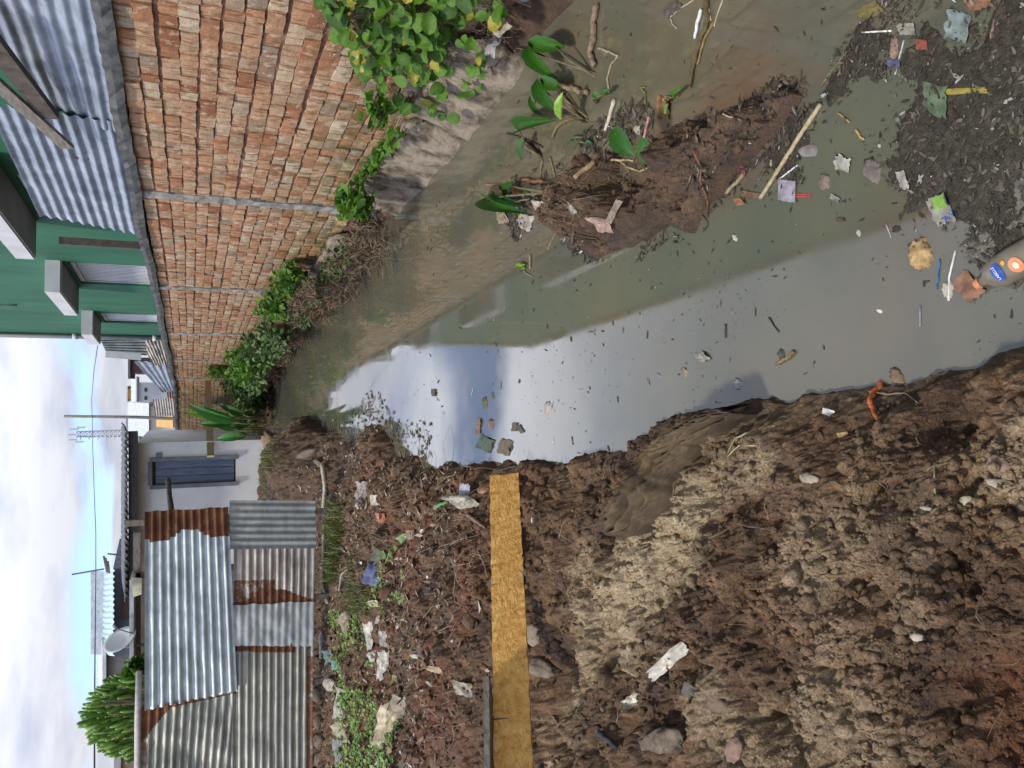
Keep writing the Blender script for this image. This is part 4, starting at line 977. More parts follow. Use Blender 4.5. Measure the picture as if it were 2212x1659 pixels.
# ------------------------------------------------------------------ loose clods on the banks
def ico(sub=1):
    import bmesh
    bm = bmesh.new(); bmesh.ops.create_icosphere(bm, subdivisions=sub, radius=1.0)
    v = np.array([x.co[:] for x in bm.verts]); f = [tuple(q.index for q in p.verts) for p in bm.faces]; bm.free(); return v, f
I1v, I1f = ico(1); I2v, I2f = ico(2)
def scatter_clods(name, n, rmin, rmax, smin, smax, label, seed, filt=None, sub=1):
    g = np.random.default_rng(seed)
    rr = np.exp(g.uniform(np.log(rmin), np.log(rmax), n * 3)); a = np.radians(g.uniform(-40, 22, n * 3))
    X = rr * np.sin(a); Y = rr * np.cos(a)
    z, sand, red, wet = ground(X, Y, True)
    ok = (z > 0.0) & (X < Xw(Y) - 0.05)
    ok &= fbm(X * 3, Y * 3, seed, 3) > 0.42
    if filt is not None: ok &= filt(X, Y)
    idx = np.where(ok)[0][:n]
    V0, F0 = (I1v, I1f) if sub == 1 else ico(3)
    F0 = np.array(F0); vs = []; fs = []; at = []
    for q, i in enumerate(idx):
        s = smin * (smax / smin) ** (g.random() ** 2.6) * min(1.25, max(0.7, rr[i] / 3))
        q_ = g.normal(size=4); q_ /= np.linalg.norm(q_)
        w_, x_, y_, z_ = q_
        Rm = np.array([[1 - 2 * (y_ * y_ + z_ * z_), 2 * (x_ * y_ - z_ * w_), 2 * (x_ * z_ + y_ * w_)], [2 * (x_ * y_ + z_ * w_), 1 - 2 * (x_ * x_ + z_ * z_), 2 * (y_ * z_ - x_ * w_)], [2 * (x_ * z_ - y_ * w_), 2 * (y_ * z_ + x_ * w_), 1 - 2 * (x_ * x_ + y_ * y_)]])
        vv = V0 * (1 + g.uniform(-0.38, 0.28, (len(V0), 1)) if sub == 1 else 0.62 + 0.85 * fbm(V0[:, :1] * 1.6 + V0[:, 2:] * 0.9 + q * 3.1, V0[:, 1:2] * 1.6 - V0[:, 2:] * 1.2, 5, 4, 0.75)) * (s * g.uniform(0.7, 1.2, 3))
        vv = vv @ Rm.T + (X[i], Y[i], z[i] + s * 0.05)
        vs.append(vv); fs.append(F0 + q * len(V0)); at.append(np.tile((sand[i], red[i], wet[i] * 0.5, 1), (len(V0), 1)))
    o = mesh_obj(name, np.vstack(vs), [tuple(t) for t in np.vstack(fs)], MUD, None, True, np.vstack(at))
    return tag(o, label, 'soil', None, 'stuff')
scatter_clods('soil_crumbs', 13000, 1.0, 10, 0.005, 0.024, 'loose crumbs of brown soil all over the churned bank', 5)
scatter_clods('soil_clods', 130, 1.1, 9, 0.020, 0.056, 'larger broken clods of soil lying on the bank', 6, None, 2)

# ------------------------------------------------------------------ things on the ground and the water
UP45 = Vector((0, -0.62, 0.78))
def surf_axes(x, y, w, h, ang, z=None, tilt=None):
    """centre and two half axes in the world for a w by h pixel item turned ang degrees in the photo"""
    C = on_ground(x, y) if z is None else PZ(x, y, z)
    n = Vector((0, 0, 1)) if (C.z <= 0.001 and tilt is None) else (UP45 if tilt is None else Vector((0, -math.sin(tilt), math.cos(tilt))))
    def on(xx, yy):
        r_ = ray(xx, yy); O_ = Vector((0, 0, H)); t = (C - O_).dot(n) / r_.dot(n); return O_ + r_ * t
    ca, sa = math.cos(math.radians(ang)), math.sin(math.radians(ang))
    A_ = on(x + ca * w / 2, y + sa * w / 2) - C; B2 = on(x - sa * h / 2, y + ca * h / 2) - C
    return C, A_, B2, n
_i = [0]
def paper(label, cat, x, y, w, h, ang, col, name='scrap', cr=0.22, mat_=None, z=None, tilt=None, nx=9, ny=7, lift=0.006, ragged=0.12, v=0.25, group=None, rough=0.6):
    _i[0] += 1
    C, A_, B2, n = surf_axes(x, y, w, h, ang, z, tilt)
    m = mat_ or tint(('wet litter ' if C.z <= 0.001 else 'litter ') + str(tuple(round(c, 2) for c in col)), tuple(c * (0.40 if C.z <= 0.001 else 0.58) + 0.040 * k for c, k in zip(col, (1.25, 1.0, 0.7))), v + 0.2, 30, rough=rough, bstr=0.2)
    s_ = min(A_.length, B2.length); r = random.Random(_i[0] * 7); vv = []; f = []; o1 = _i[0] * 3.7
    for i in range(nx):
        for k in range(ny):
            s, t = i / (nx - 1) * 2 - 1, k / (ny - 1) * 2 - 1
            e = 1 + (r.uniform(-ragged, ragged) if abs(s) == 1 or abs(t) == 1 else 0)
            hgt = (abs(float(fbm(np.array(s * 1.7 + o1), np.array(t * 1.7), 5, 3)) - 0.5) * 4 - 0.3) * cr * s_ + r.uniform(-1, 1) * 0.05 * cr * s_
            vv.append(C + A_ * s * e + B2 * t * e + n * (max(hgt, -0.2 * s_) + lift))
    if C.z > 0.02 and tilt is None:
        va = np.array([tuple(p) for p in vv]); gz = ground(va[:, 0], va[:, 1]) + 0.006
        for p, z_ in zip(vv, gz):
            if z_ > p.z: p.z = float(z_) + 0.3 * (p.z - C.z if p.z > C.z else 0)
    for i in range(nx - 1):
        for k in range(ny - 1): q = i * ny + k; f.append((q, q + 1, q + ny + 1, q + ny))
    o = mesh_obj(name, vv, f, m, None, True)
    return tag(o, label, cat, group)
def lump(label, cat, x, y, w, h, ang, col, name='stone', flat=0.6, seed=None, mat_=None, rough=0.85, sub=3, rad=0.16, z=None, group=None, freq=2.0, v=0.3):
    _i[0] += 1
    w, h = w * 0.86, h * 0.86; rad = max(rad, 0.05) * 1.35; freq = freq * 1.4; flat = flat * 0.7
    C, A_, B2, n = surf_axes(x, y, w, h, ang, z, 0.3)
    m = mat_ or tint('lump ' + str(tuple(round(c, 2) for c in col)), tuple(c * 0.7 + 0.03 * k for c, k in zip(col, (1.2, 0.9, 0.6))), v + 0.15, 26, rough=rough, bstr=0.5)
    V, Fc = ico(sub); r = np.random.default_rng(_i[0] * 13); o1 = r.uniform(0, 90)
    k = 1 + (fbm(V[:, 0] * freq + o1 + V[:, 2], V[:, 1] * freq + V[:, 2] * 1.7, _i[0], 4, 0.6) - 0.5) * 2 * rad * 2
    P = V * k[:, None]; c_ = np.array(C); a_, b2, n_ = np.array(A_), np.array(B2), np.array(n) * (min(A_.length, B2.length) * flat)
    vv = c_ + P[:, :1] * a_ + P[:, 1:2] * b2 + P[:, 2:3] * n_ + np.array(n_) * 0.12
    o = mesh_obj(name, vv, Fc, m, None, True)
    return tag(o, label, cat, group)
def stick(label, cat, pts, th, col=None, name='stick', mat_=None, lift=0.0, z=None, taper=0.75, group=None, parent=None, n=8, kink=0.15):
    _i[0] += 1; r = random.Random(_i[0])
    m = mat_ or tint('stick ' + str(tuple(round(c, 2) for c in col)), col, 0.4, 45, rough=0.8, bstr=0.6, bdist=0.003)
    P = []
    for q in pts:
        c = PZ(q[0], q[1], q[2]) if len(q) > 2 else (on_ground(q[0], q[1]) if z is None else PZ(q[0], q[1], z))
        P.append(c)
    # smooth subdivision with a little wander
    Q = []
    for i in range(len(P) - 1):
        for k in range(5):
            t = k / 5; Q.append(P[i].lerp(P[i + 1], t))
    Q.append(P[-1])
    out = []; rr_ = []
    for i, q in enumerate(Q):
        D_ = (q - Vector((0, 0, H))).dot(Vector((0, CP, -SP))); rad = th / 2 * D_ / F
        t = i / (len(Q) - 1); R_ = rad * (1 - (1 - taper) * t) * r.uniform(0.88, 1.1); rr_.append(R_)
        out.append(q + Vector((r.uniform(-1, 1), r.uniform(-1, 1), r.uniform(-0.3, 0.6))) * rad * kink * 2 + Vector((0, 0, rad * 0.8 + lift)))
    o = MB().tube(out, rr_, n).build(name, m, parent, True)
    if parent is None: tag(o, label, cat, group)
    return o
# ---- in the water, right half (upper part of the photograph)
stick('mossy rotting banana stalk lying in the water, topmost in the picture', 'stalk', [(1296, 12), (1288, 50), (1287, 90), (1282, 115), (1291, 142)], 16, (0.20, 0.15, 0.10), 'rotten_stalk')
stick('long brown reed bundle floating beside the white stick', 'reed', [(1532, 0), (1534, 45), (1519, 90), (1508, 130), (1498, 186)], 13, (0.10, 0.075, 0.035), 'reed_bundle', kink=0.3)
stick('olive reed edge with a dark cut end', 'reed', [(1545, 50), (1528, 85), (1509, 140)], 7, (0.20, 0.15, 0.06), 'reed')
stick('thick chalk white stick floating in the water', 'stick', [(1519, 20), (1513, 52), (1507, 84)], 10, (0.66, 0.67, 0.66), 'white_stick', taper=0.6)
stick('thin beige reed slanting at the picture top right of the white stick', 'reed', [(1563, 0), (1556, 25), (1547, 58)], 4, (0.38, 0.34, 0.24), 'reed')
stick('short tan reed crossing the brown reed bundle', 'reed', [(1531, 2), (1538, 30), (1539, 45)], 5, (0.42, 0.32, 0.18), 'reed')
stick('curved pale twig arching out of the water at the picture top', 'twig', [(1500, 0), (1470, 22), (1453, 38), (1456, 52), (1465, 62)], 4, (0.34, 0.30, 0.22), 'twig')
paper('dull purple rag at the foot of the curved pale twig', 'rag', 1456, 22, 40, 18, -45, (0.09, 0.075, 0.085), 'rag')
stick('long straight bamboo cane floating over the debris', 'cane', [(1778, 226), (1732, 296), (1690, 360), (1650, 428)], 11, (0.34, 0.28, 0.17), 'bamboo_cane', taper=0.85, kink=0.05)
stick('white straw lying beside the lavender card', 'straw', [(1726, 357), (1687, 387)], 3.4, (0.68, 0.70, 0.74), 'straw', taper=1, kink=0)
stick('white straw pointing right above the brown husk', 'straw', [(1866, 71), (1928, 67)], 4, (0.66, 0.66, 0.64), 'straw', taper=1, kink=0)
stick('dull white straw standing under the brown husk', 'straw', [(1957, 88), (1938, 162)], 4, (0.42, 0.43, 0.42), 'straw', taper=1, kink=0)
stick('pale short straw floating near the tan foam clump', 'straw', [(1919, 484), (1927, 513)], 3, (0.34, 0.36, 0.36), 'straw', taper=1, kink=0)
stick('long white straw beside the blue string', 'straw', [(2068, 542), (2056, 600), (2053, 650)], 4.5, (0.62, 0.63, 0.64), 'straw', taper=1, kink=0)
stick('sunken grey straw lowest in the water', 'straw', [(1993, 660), (1993, 706)], 3.5, (0.25, 0.26, 0.30), 'straw', taper=1, kink=0)
stick('blue plastic string by the long white straw', 'string', [(2035, 560), (2030, 600), (2028, 625)], 4, (0.03, 0.14, 0.33), 'string', kink=0.5)
for dy in (0, 4): stick('red plastic straw beside the lavender card, %s of the pair' % ('upper' if dy == 0 else 'lower'), 'straw', [(1716, 421 + dy), (1755, 420 + dy)], 2.6, (0.42, 0.06, 0.06), 'straw', taper=1, kink=0, group='red straws by the card')
stick('cut brown stalk with a pale tip below the magenta scrap', 'stalk', [(1612, 378), (1592, 400), (1574, 416)], 10, (0.26, 0.19, 0.11), 'stalk')
stick('orange brown root hanging down the mud heap', 'root', [(1508, 326), (1518, 360), (1520, 392), (1530, 420), (1537, 444)], 6, (0.20, 0.09, 0.045), 'root')
stick('bare pale root forking over the mud, upper', 'root', [(1334, 347), (1352, 346), (1372, 347)], 6, (0.40, 0.31, 0.20), 'root')
stick('bare pale root forking over the mud, lower', 'root', [(1344, 349), (1362, 362), (1384, 371), (1404, 364)], 5, (0.40, 0.31, 0.20), 'root')
stick('flat dead brown leaf stalk on the mud heap', 'stalk', [(1303, 338), (1288, 355), (1266, 386)], 14, (0.32, 0.22, 0.13), 'leaf_stalk')
stick('pale pink stick leaning beside the tin lid', 'stick', [(1405, 253), (1396, 290), (1384, 325)], 7, (0.50, 0.25, 0.25), 'pink_stick')
stick('whitish cut stalk floating in the scum', 'stalk', [(1333, 217), (1322, 248), (1313, 283)], 10, (0.50, 0.44, 0.38), 'white_stalk')
stick('thick brown taro stump beside the lime leaf', 'stump', [(1226, 216), (1246, 240), (1264, 262)], 12, (0.17, 0.105, 0.065), 'stump')
stick('bent olive stalk curling away from the stump', 'stalk', [(1262, 254), (1232, 258), (1208, 272), (1198, 296)], 9, (0.16, 0.12, 0.055), 'bent_stalk')
stick('stout brown stump pointing from the oval leaf', 'stump', [(1128, 300), (1150, 318), (1172, 338)], 13, (0.14, 0.085, 0.055), 'stump')
stick('thin black stem over the stout stump', 'stem', [(1100, 289), (1130, 298), (1175, 318)], 5, (0.05, 0.045, 0.03), 'stem')
stick('dark mossy stalk joining the two leaf clumps', 'stalk', [(1105, 398), (1150, 396), (1195, 392), (1232, 380)], 9, (0.07, 0.055, 0.03), 'dark_stalk')
stick('peeled orange stalk half sunk in the clump', 'stalk', [(1130, 388), (1160, 391), (1178, 392)], 11, (0.24, 0.12, 0.06), 'peeled_stalk')
stick('olive root hanging below the leaf clump', 'root', [(1176, 345), (1171, 375), (1172, 400), (1182, 425)], 5, (0.20, 0.15, 0.08), 'root')
stick('second thin root beside the olive one', 'root', [(1192, 340), (1199, 365), (1201, 388)], 4, (0.22, 0.17, 0.10), 'root')
stick('splintered tan bark piece over the dark petioles', 'bark', [(1209, 180), (1240, 190), (1276, 205)], 15, (0.26, 0.19, 0.12), 'bark', kink=0.3)
stick('pale crooked twig right of the moss stalk', 'twig', [(1296, 105), (1318, 112), (1338, 122), (1322, 140), (1316, 170), (1318, 200)], 6, (0.28, 0.23, 0.15), 'twig')
stick('lower green stem rising out of the mud corner', 'stem', [(1398, 190), (1384, 190), (1397, 200), (1397, 225)], 5, (0.13, 0.14, 0.04), 'stem')
stick('thin twig lying over the taro clump end', 'twig', [(1051, 398), (1080, 400), (1108, 402)], 3.5, (0.22, 0.14, 0.09), 'twig')
stick('short stub floating under the taro clump', 'twig', [(1150, 550), (1148, 565), (1150, 580)], 6, (0.24, 0.19, 0.12), 'twig')
stick('hooked twig under the smallest lime leaf', 'twig', [(1128, 575), (1138, 590), (1152, 597)], 3.5, (0.25, 0.17, 0.10), 'twig')
stick('bent twig floating right of the heap end', 'twig', [(1186, 540), (1200, 505), (1208, 488)], 3, (0.20, 0.15, 0.08), 'twig')
stick('pale stick beside the mud peninsula tip', 'stick', [(1563, 246), (1580, 252), (1604, 260)], 4, (0.44, 0.37, 0.25), 'stick')
stick('bamboo shaving floating in the scum at right', 'stick', [(1777, 184), (1800, 150), (1840, 105)], 4, (0.20, 0.13, 0.06), 'long_twig')
paper('orange foil snack wrapper with a green stripe beside the sprout', 'wrapper', 1436, 233, 26, 46, 6, (0.50, 0.20, 0.06), 'wrapper', v=0.4, rough=0.35)
_w = PZ(1438, 232, 0.02); paper('', '', 1439, 238, 6, 20, 4, (0.10, 0.42, 0.06), 'green_stripe', z=0.022, cr=0.05, lift=0.012); _gs = COL.objects[-1]
for k_ in ('label', 'category'):
    if k_ in _gs: del _gs[k_]
paper('', '', 1439, 217, 12, 4, 4, (0.75, 0.62, 0.45), 'pale_stripe', z=0.022, cr=0.05, lift=0.012); _gs2 = COL.objects[-1]
_wr = [o for o in COL.objects if o.name.startswith('wrapper')][0]
for o in (_gs, _gs2):
    o.parent = _wr
    for k_ in ('label', 'category'):
        if k_ in o: del o[k_]
lump('round pale tin lid half sunk beside the pink stick', 'lid', 1381, 281, 21, 24, 0, (0.42, 0.38, 0.31), 'tin_lid', flat=0.25, rad=0.04)
paper('magenta plastic scrap at the mud heap foot', 'scrap', 1604, 367, 22, 16, 20, (0.35, 0.02, 0.09), 'plastic_scrap')
paper('torn white plastic scrap floating alone in open water', 'scrap', 1825, 354, 34, 30, 15, (0.72, 0.71, 0.66), 'plastic_scrap', ragged=0.3)
paper('pale lavender paper card on the debris beside the red straws', 'card', 1705, 413, 32, 46, 8, (0.50, 0.47, 0.60), 'paper_card', cr=0.06, ragged=0.03)
lump('grey plastic tub sunk under the bamboo cane', 'tub', 1757, 326, 62, 30, -14, (0.17, 0.165, 0.165), 'plastic_tub', flat=0.5, rad=0.08)
lump('small cream shell like chip beside the bamboo cane', 'chip', 1670, 352, 10, 20, 25, (0.48, 0.40, 0.28), 'chip', flat=0.5)
paper('small white and grey bird dropping shaped scrap', 'scrap', 1808, 429, 18, 12, 30, (0.42, 0.43, 0.40), 'paper_scrap')
paper('rust orange chip under the cut stalk', 'chip', 1603, 436, 12, 15, -20, (0.42, 0.17, 0.05), 'chip')
paper('brown crumpled leaf beside the bamboo cane foot', 'leaf', 1625, 422, 44, 14, 10, (0.24, 0.12, 0.06), 'dry_leaf')
paper('orange card scrap in the taro clump', 'card', 1120, 415, 20, 17, 0, (0.62, 0.20, 0.05), 'card_scrap', cr=0.08, ragged=0.03)
paper('second smaller orange card in the taro clump', 'card', 1118, 436, 16, 9, 0, (0.55, 0.22, 0.06), 'card_scrap', cr=0.08)
paper('little blue plastic piece in the taro clump', 'scrap', 1118, 452, 11, 9, 0, (0.05, 0.17, 0.45), 'plastic_scrap')
paper('yellow sliver under the blue piece', 'scrap', 1126, 471, 7, 16, 20, (0.55, 0.33, 0.05), 'plastic_scrap')
paper('crumpled beige wad at the end of the taro clump', 'paper', 1086, 466, 24, 34, -10, (0.50, 0.39, 0.30), 'paper_wad', cr=0.5)
paper('crumpled white wad between the taro clump and the heap', 'paper', 1140, 480, 22, 34, 20, (0.66, 0.60, 0.55), 'paper_wad', cr=0.5)
paper('small white wad beside the heap corner', 'paper', 1173, 446, 14, 20, 10, (0.60, 0.55, 0.50), 'paper_wad', cr=0.5)
paper('brown foil strip lying on top of the mud heap', 'wrapper', 1328, 458, 12, 56, 30, (0.34, 0.27, 0.22), 'foil_strip', cr=0.35, rough=0.4)
paper('pinkish torn paper at the lower edge of the mud heap', 'paper', 1312, 488, 16, 30, 10, (0.40, 0.27, 0.23), 'paper_scrap')
paper('small glassy plastic cup on the heap of roots', 'cup', 1238, 450, 12, 26, -20, (0.36, 0.38, 0.36), 'plastic_cup', cr=0.6, rough=0.25)
lump('white tipped chip floating below the card', 'chip', 1591, 514, 9, 18, -20, (0.50, 0.48, 0.44), 'chip', rad=0.3)
lump('grey shell floating near the pale straw', 'shell', 1857, 503, 10, 18, 0, (0.34, 0.36, 0.36), 'shell')
lump('white pebble like ball in the debris mat', 'ball', 1900, 315, 9, 10, 0, (0.55, 0.55, 0.52), 'ball', rad=0.02)
paper('black leaf floating between the card and the shell', 'leaf', 1819, 475, 16, 8, 0, (0.03, 0.022, 0.015), 'black_leaf')
lump('tan crumbling foam clump floating by the white straw', 'foam', 1996, 548, 66, 78, 30, (0.40, 0.27, 0.12), 'foam_clump', flat=0.4, rad=0.17, sub=4, freq=3.4, v=0.6)
lump('dirty white foam lump touching the bottle cap', 'foam', 2052, 626, 30, 46, 20, (0.46, 0.44, 0.38), 'foam_lump', flat=0.4, rad=0.16, sub=4, freq=3)
paper('salmon pink rag around the bottle neck', 'rag', 2097, 620, 58, 46, 50, (0.45, 0.21, 0.13), 'rag', cr=0.4)
lump('brown woody husk below the pointing white straw', 'husk', 1933, 103, 22, 70, 8, (0.25, 0.17, 0.13), 'husk', flat=0.5, rad=0.15)
paper('blue plastic bag corner under the husk', 'bag', 1934, 137, 26, 16, 0, (0.05, 0.10, 0.30), 'bag_corner')
paper('olive yellow leaf in the debris near the picture top', 'leaf', 1886, 26, 44, 24, -30, (0.22, 0.19, 0.03), 'olive_leaf')
paper('translucent green bag sunk in the debris mat', 'bag', 2028, 218, 44, 66, 10, (0.10, 0.22, 0.12), 'green_bag')
paper('yellow plastic strip floating in the debris mat', 'strip', 2092, 198, 84, 11, -3, (0.52, 0.42, 0.04), 'yellow_strip', cr=0.1)
lump('pinkish flat board piece at the picture top right', 'board', 2158, 62, 24, 84, 18, (0.30, 0.19, 0.16), 'board_piece', flat=0.25, rad=0.08)
paper('teal and white crumpled packet near the picture top', 'packet', 2074, 58, 44, 62, 10, (0.28, 0.42, 0.44), 'packet', cr=0.5)
paper('small red packet corner in the debris', 'packet', 1995, 97, 22, 22, 0, (0.38, 0.05, 0.04), 'red_packet')
paper('pale grey packet beside the red corner', 'packet', 1964, 64, 30, 24, 0, (0.45, 0.45, 0.38), 'grey_packet')
paper('orange peel like scrap at the top right corner', 'scrap', 2120, 8, 46, 26, -20, (0.45, 0.19, 0.10), 'orange_scrap')
lump('brown sodden husk beside the shallow clear patch', 'husk', 1787, 393, 22, 44, 20, (0.19, 0.155, 0.13), 'husk', rad=0.2)
lump('large grey brown sodden bag in the debris mat', 'bag', 1892, 370, 52, 60, 35, (0.16, 0.14, 0.135), 'sodden_bag', flat=0.35, rad=0.25)
paper('white plastic scrap under the debris mat middle', 'scrap', 1955, 390, 16, 40, -15, (0.58, 0.56, 0.50), 'plastic_scrap')
stick('curled ochre peel in the debris', 'peel', [(1855, 281), (1862, 297), (1873, 302)], 6, (0.42, 0.26, 0.10), 'peel')
stick('ochre twig above the curled peel', 'twig', [(1816, 244), (1828, 256), (1840, 265)], 5, (0.36, 0.22, 0.08), 'twig')
pk = paper('green and white snack packet with blue lettering beside the tan foam', 'packet', 2037, 455, 40, 62, -25, (0.50, 0.52, 0.48), 'snack_packet', cr=0.3)
C_, A_, B2_, n_ = surf_axes(2029, 443, 24, 30, -20, 0.015, 0); gp = None
paper('x', 'x', 2028, 440, 27, 30, -20, (0.22, 0.50, 0.05), 'green_panel', z=0.02, cr=0.12, lift=0.015)
gp = COL.objects[-1]; gp.parent = pk
for k_ in ('label', 'category'): del gp[k_]
def text_on(s, name, c, ex, _e, n, size, m, parent, ext=0.0008):
    cu = bpy.data.curves.new(name, 'FONT'); cu.body = s; cu.size = size; cu.align_x = 'CENTER'; cu.align_y = 'CENTER'; cu.extrude = ext; cu.resolution_u = 2
    o = bpy.data.objects.new(name, cu); cu.materials.append(m)
    ex = ex.normalized(); n = n.normalized(); ey = n.cross(ex).normalized()
    o.matrix_world = Matrix(((ex.x, ey.x, n.x, c.x), (ex.y, ey.y, n.y, c.y), (ex.z, ey.z, n.z, c.z), (0, 0, 0, 1)))
    COL.objects.link(o); bpy.context.view_layer.update()
    me = bpy.data.meshes.new_from_object(o.evaluated_get(bpy.context.evaluated_depsgraph_get())); mw = o.matrix_world.copy(); bpy.data.objects.remove(o)
    me.name = name; o = bpy.data.objects.new(name, me)
    COL.objects.link(o); o.parent = parent; o.matrix_parent_inverse = parent.matrix_world.inverted(); o.matrix_world = mw
    return o
BLUEI = simple('printed blue', [(0.5, (0.02, 0.07, 0.30))], 5, 0.5, 0); WHITEI = simple('printed white', [(0.5, (0.65, 0.68, 0.70))], 5, 0.5, 0)
pc_ = PZ(2050, 467, 0.045)
text_on('AV', 'lettering', pc_, PZ(2062, 455, 0.03) - PZ(2040, 478, 0.03), None, Vector((0, 0, 1)), 0.026, BLUEI, pk)

# bottle with the blue oval label
def lathe(P, axis, prof, n=28):
    axis = axis.normalized(); a_ = axis.cross(Vector((0, 0, 1))).normalized(); b2 = a_.cross(axis); v = []; f = []
    for (s, r_) in prof:
        for k in range(n):
            w_ = 2 * math.pi * k / n; v.append(P + axis * s + a_ * math.cos(w_) * r_ + b2 * math.sin(w_) * r_)
    for i in range(len(prof) - 1):
        for k in range(n): f.append((i * n + k, i * n + (k + 1) % n, (i + 1) * n + (k + 1) % n, (i + 1) * n + k))
    f.append(tuple(reversed(range(n)))); f.append(tuple((len(prof) - 1) * n + k for k in range(n)))
    return v, f
b0 = PZ(2118, 610, 0.02); b1 = PZ(2250, 535, 0.02); bax = (b1 - b0).normalized()
BOT = simple('dull grey brown bottle plastic', [(0.3, (0.13, 0.115, 0.09)), (0.7, (0.23, 0.205, 0.165))], 14, 0.3, 0.2)
v, f = lathe(b0, bax, [(0, 0.012), (0.015, 0.014), (0.03, 0.03), (0.05, 0.038), (0.10, 0.040), (0.13, 0.039), (0.2, 0.040), (0.215, 0.034)])
bt = mesh_obj('drink_bottle', v, f, BOT, None, True); tag(bt, 'floating grey brown plastic bottle with blue oval label at the bottom right', 'bottle')
v, f = lathe(b0 - bax * 0.012, bax, [(0, 0.013), (0.014, 0.0145)], 16); mesh_obj('cap', v, f, simple('orange cap', [(0.5, (0.5, 0.2, 0.1))], 5, 0.5, 0), bt)
bup = (Vector((0, 0, H)) - (b0 + bax * 0.07)); bup = (bup - bax * bup.dot(bax)).normalized(); bsd = bax.cross(bup).normalized()
def decal(name, s0, w0, ls, ws, m, off=0.0012, shape='oval', parent=bt, n=26):
    """a thin curved patch on the bottle"""
    v = []; f = []; R_ = 0.0405 + off
    for i in range(n):
        a_ = 2 * math.pi * i / n; ss = s0 + math.cos(a_) * ls; ww = w0 + math.sin(a_) * ws
        v.append(b0 + bax * ss + bup * math.cos(ww / R_) * R_ + bsd * math.sin(ww / R_) * R_)
    v.append(b0 + bax * s0 + bup * math.cos(w0 / R_) * R_ + bsd * math.sin(w0 / R_) * R_)
    for i in range(n): f.append((i, (i + 1) % n, n))
    return mesh_obj(name, v, f, m, parent)
decal('label_oval', 0.068, 0.0, 0.013, 0.024, BLUEI)
decal('label_flower', 0.112, 0.006, 0.016, 0.020, simple('printed orange', [(0.5, (0.55, 0.22, 0.10))], 5, 0.5, 0))
decal('label_flower_centre', 0.112, 0.006, 0.007, 0.009, simple('printed cream', [(0.5, (0.60, 0.52, 0.38))], 5, 0.5, 0), 0.0022)
decal('label_dot', 0.090, -0.014, 0.005, 0.006, simple('printed amber', [(0.5, (0.60, 0.30, 0.06))], 5, 0.5, 0), 0.0018)
text_on('LABELLE', 'lettering', b0 + bax * 0.066 + bup * 0.0432, -bsd, None, bup, 0.0095, WHITEI, bt, 0.0002)

# ---- bright reflection area
lump('crushed silver and brown can floating in the bright reflection', 'can', 1187, 884, 22, 42, 0, (0.40, 0.36, 0.34), 'crushed_can', flat=0.3, rough=0.35, rad=0.15)
paper('teal green scrap floating beside the brown fish shaped leaf', 'scrap', 1050, 958, 32, 30, 30, (0.03, 0.12, 0.10), 'green_scrap')
paper('brown fish shaped leaf floating near the bank', 'leaf', 1092, 966, 26, 34, 20, (0.20, 0.15, 0.10), 'brown_leaf')
paper('pinkish brown leaf tip floating above the green scrap', 'leaf', 1035, 920, 10, 34, 5, (0.30, 0.18, 0.14), 'leaf_tip')
lump('round brown bud floating next to the pinkish leaf tip', 'bud', 1063, 916, 17, 26, 0, (0.19, 0.14, 0.12), 'bud')
paper('upper of two small wing like leaves', 'leaf', 1114, 922, 9, 20, 15, (0.10, 0.085, 0.08), 'small_leaf', group='wing like leaves')
paper('lower of two small wing like leaves', 'leaf', 1125, 926, 9, 20, -35, (0.10, 0.085, 0.08), 'small_leaf', group='wing like leaves')
paper('lone dark diamond leaf in the middle of the cloud reflection', 'leaf', 938, 848, 9, 16, 0, (0.06, 0.05, 0.05), 'dark_leaf')
lump('mossy floating tuft, upper of the blue reflection pair', 'tuft', 1050, 871, 12, 28, 0, (0.09, 0.11, 0.07), 'moss_tuft', rad=0.3)
lump('mossy floating tuft, smaller one right of the pair', 'tuft', 1066, 855, 8, 16, 0, (0.07, 0.11, 0.08), 'moss_tuft', rad=0.3)
lump('small silvery lid glinting near the red bank', 'lid', 1197, 954, 9, 11, 0, (0.60, 0.60, 0.60), 'metal_disc', rough=0.25, rad=0.05)
lump('dark green soaked ball beside the short brown log', 'ball', 1690, 766, 22, 28, 0, (0.035, 0.075, 0.062), 'soaked_ball', rad=0.2)
stick('short brown log floating beside the dark green ball', 'log', [(1722, 758), (1705, 774), (1682, 786)], 10, (0.17, 0.115, 0.06), 'short_log')
lump('tan bark chip floating beside the foam specks', 'chip', 1481, 805, 18, 24, -30, (0.26, 0.22, 0.16), 'bark_chip', rad=0.3)
paper('white and black foil piece nearest the tan bark chip', 'scrap', 1522, 770, 16, 22, -30, (0.50, 0.50, 0.46), 'foil_piece', cr=0.5)
lump('froth patch of white foam further along', 'foam', 1603, 829, 22, 24, 0, (0.45, 0.45, 0.46), 'froth', rad=0.4, flat=0.25)
lump('second froth patch left of the tan chip', 'foam', 1430, 815, 26, 10, 60, (0.25, 0.25, 0.30), 'froth', rad=0.4, flat=0.25)
lump('third froth patch touching the other', 'foam', 1408, 835, 46, 9, 75, (0.25, 0.25, 0.30), 'froth', rad=0.4, flat=0.25)
stick('dark stick pair floating upper in the murky water', 'stick', [(1664, 686), (1674, 704), (1684, 717)], 4, (0.05, 0.045, 0.04), 'floating_stick')
stick('short dark stick upright between two leaves', 'stick', [(1570, 700), (1571, 716), (1570, 730)], 4, (0.05, 0.045, 0.04), 'floating_stick')
lump('little cream cube floating in the grey water', 'cube', 1904, 672, 10, 11, 0, (0.60, 0.60, 0.58), 'foam_cube', rad=0.05)
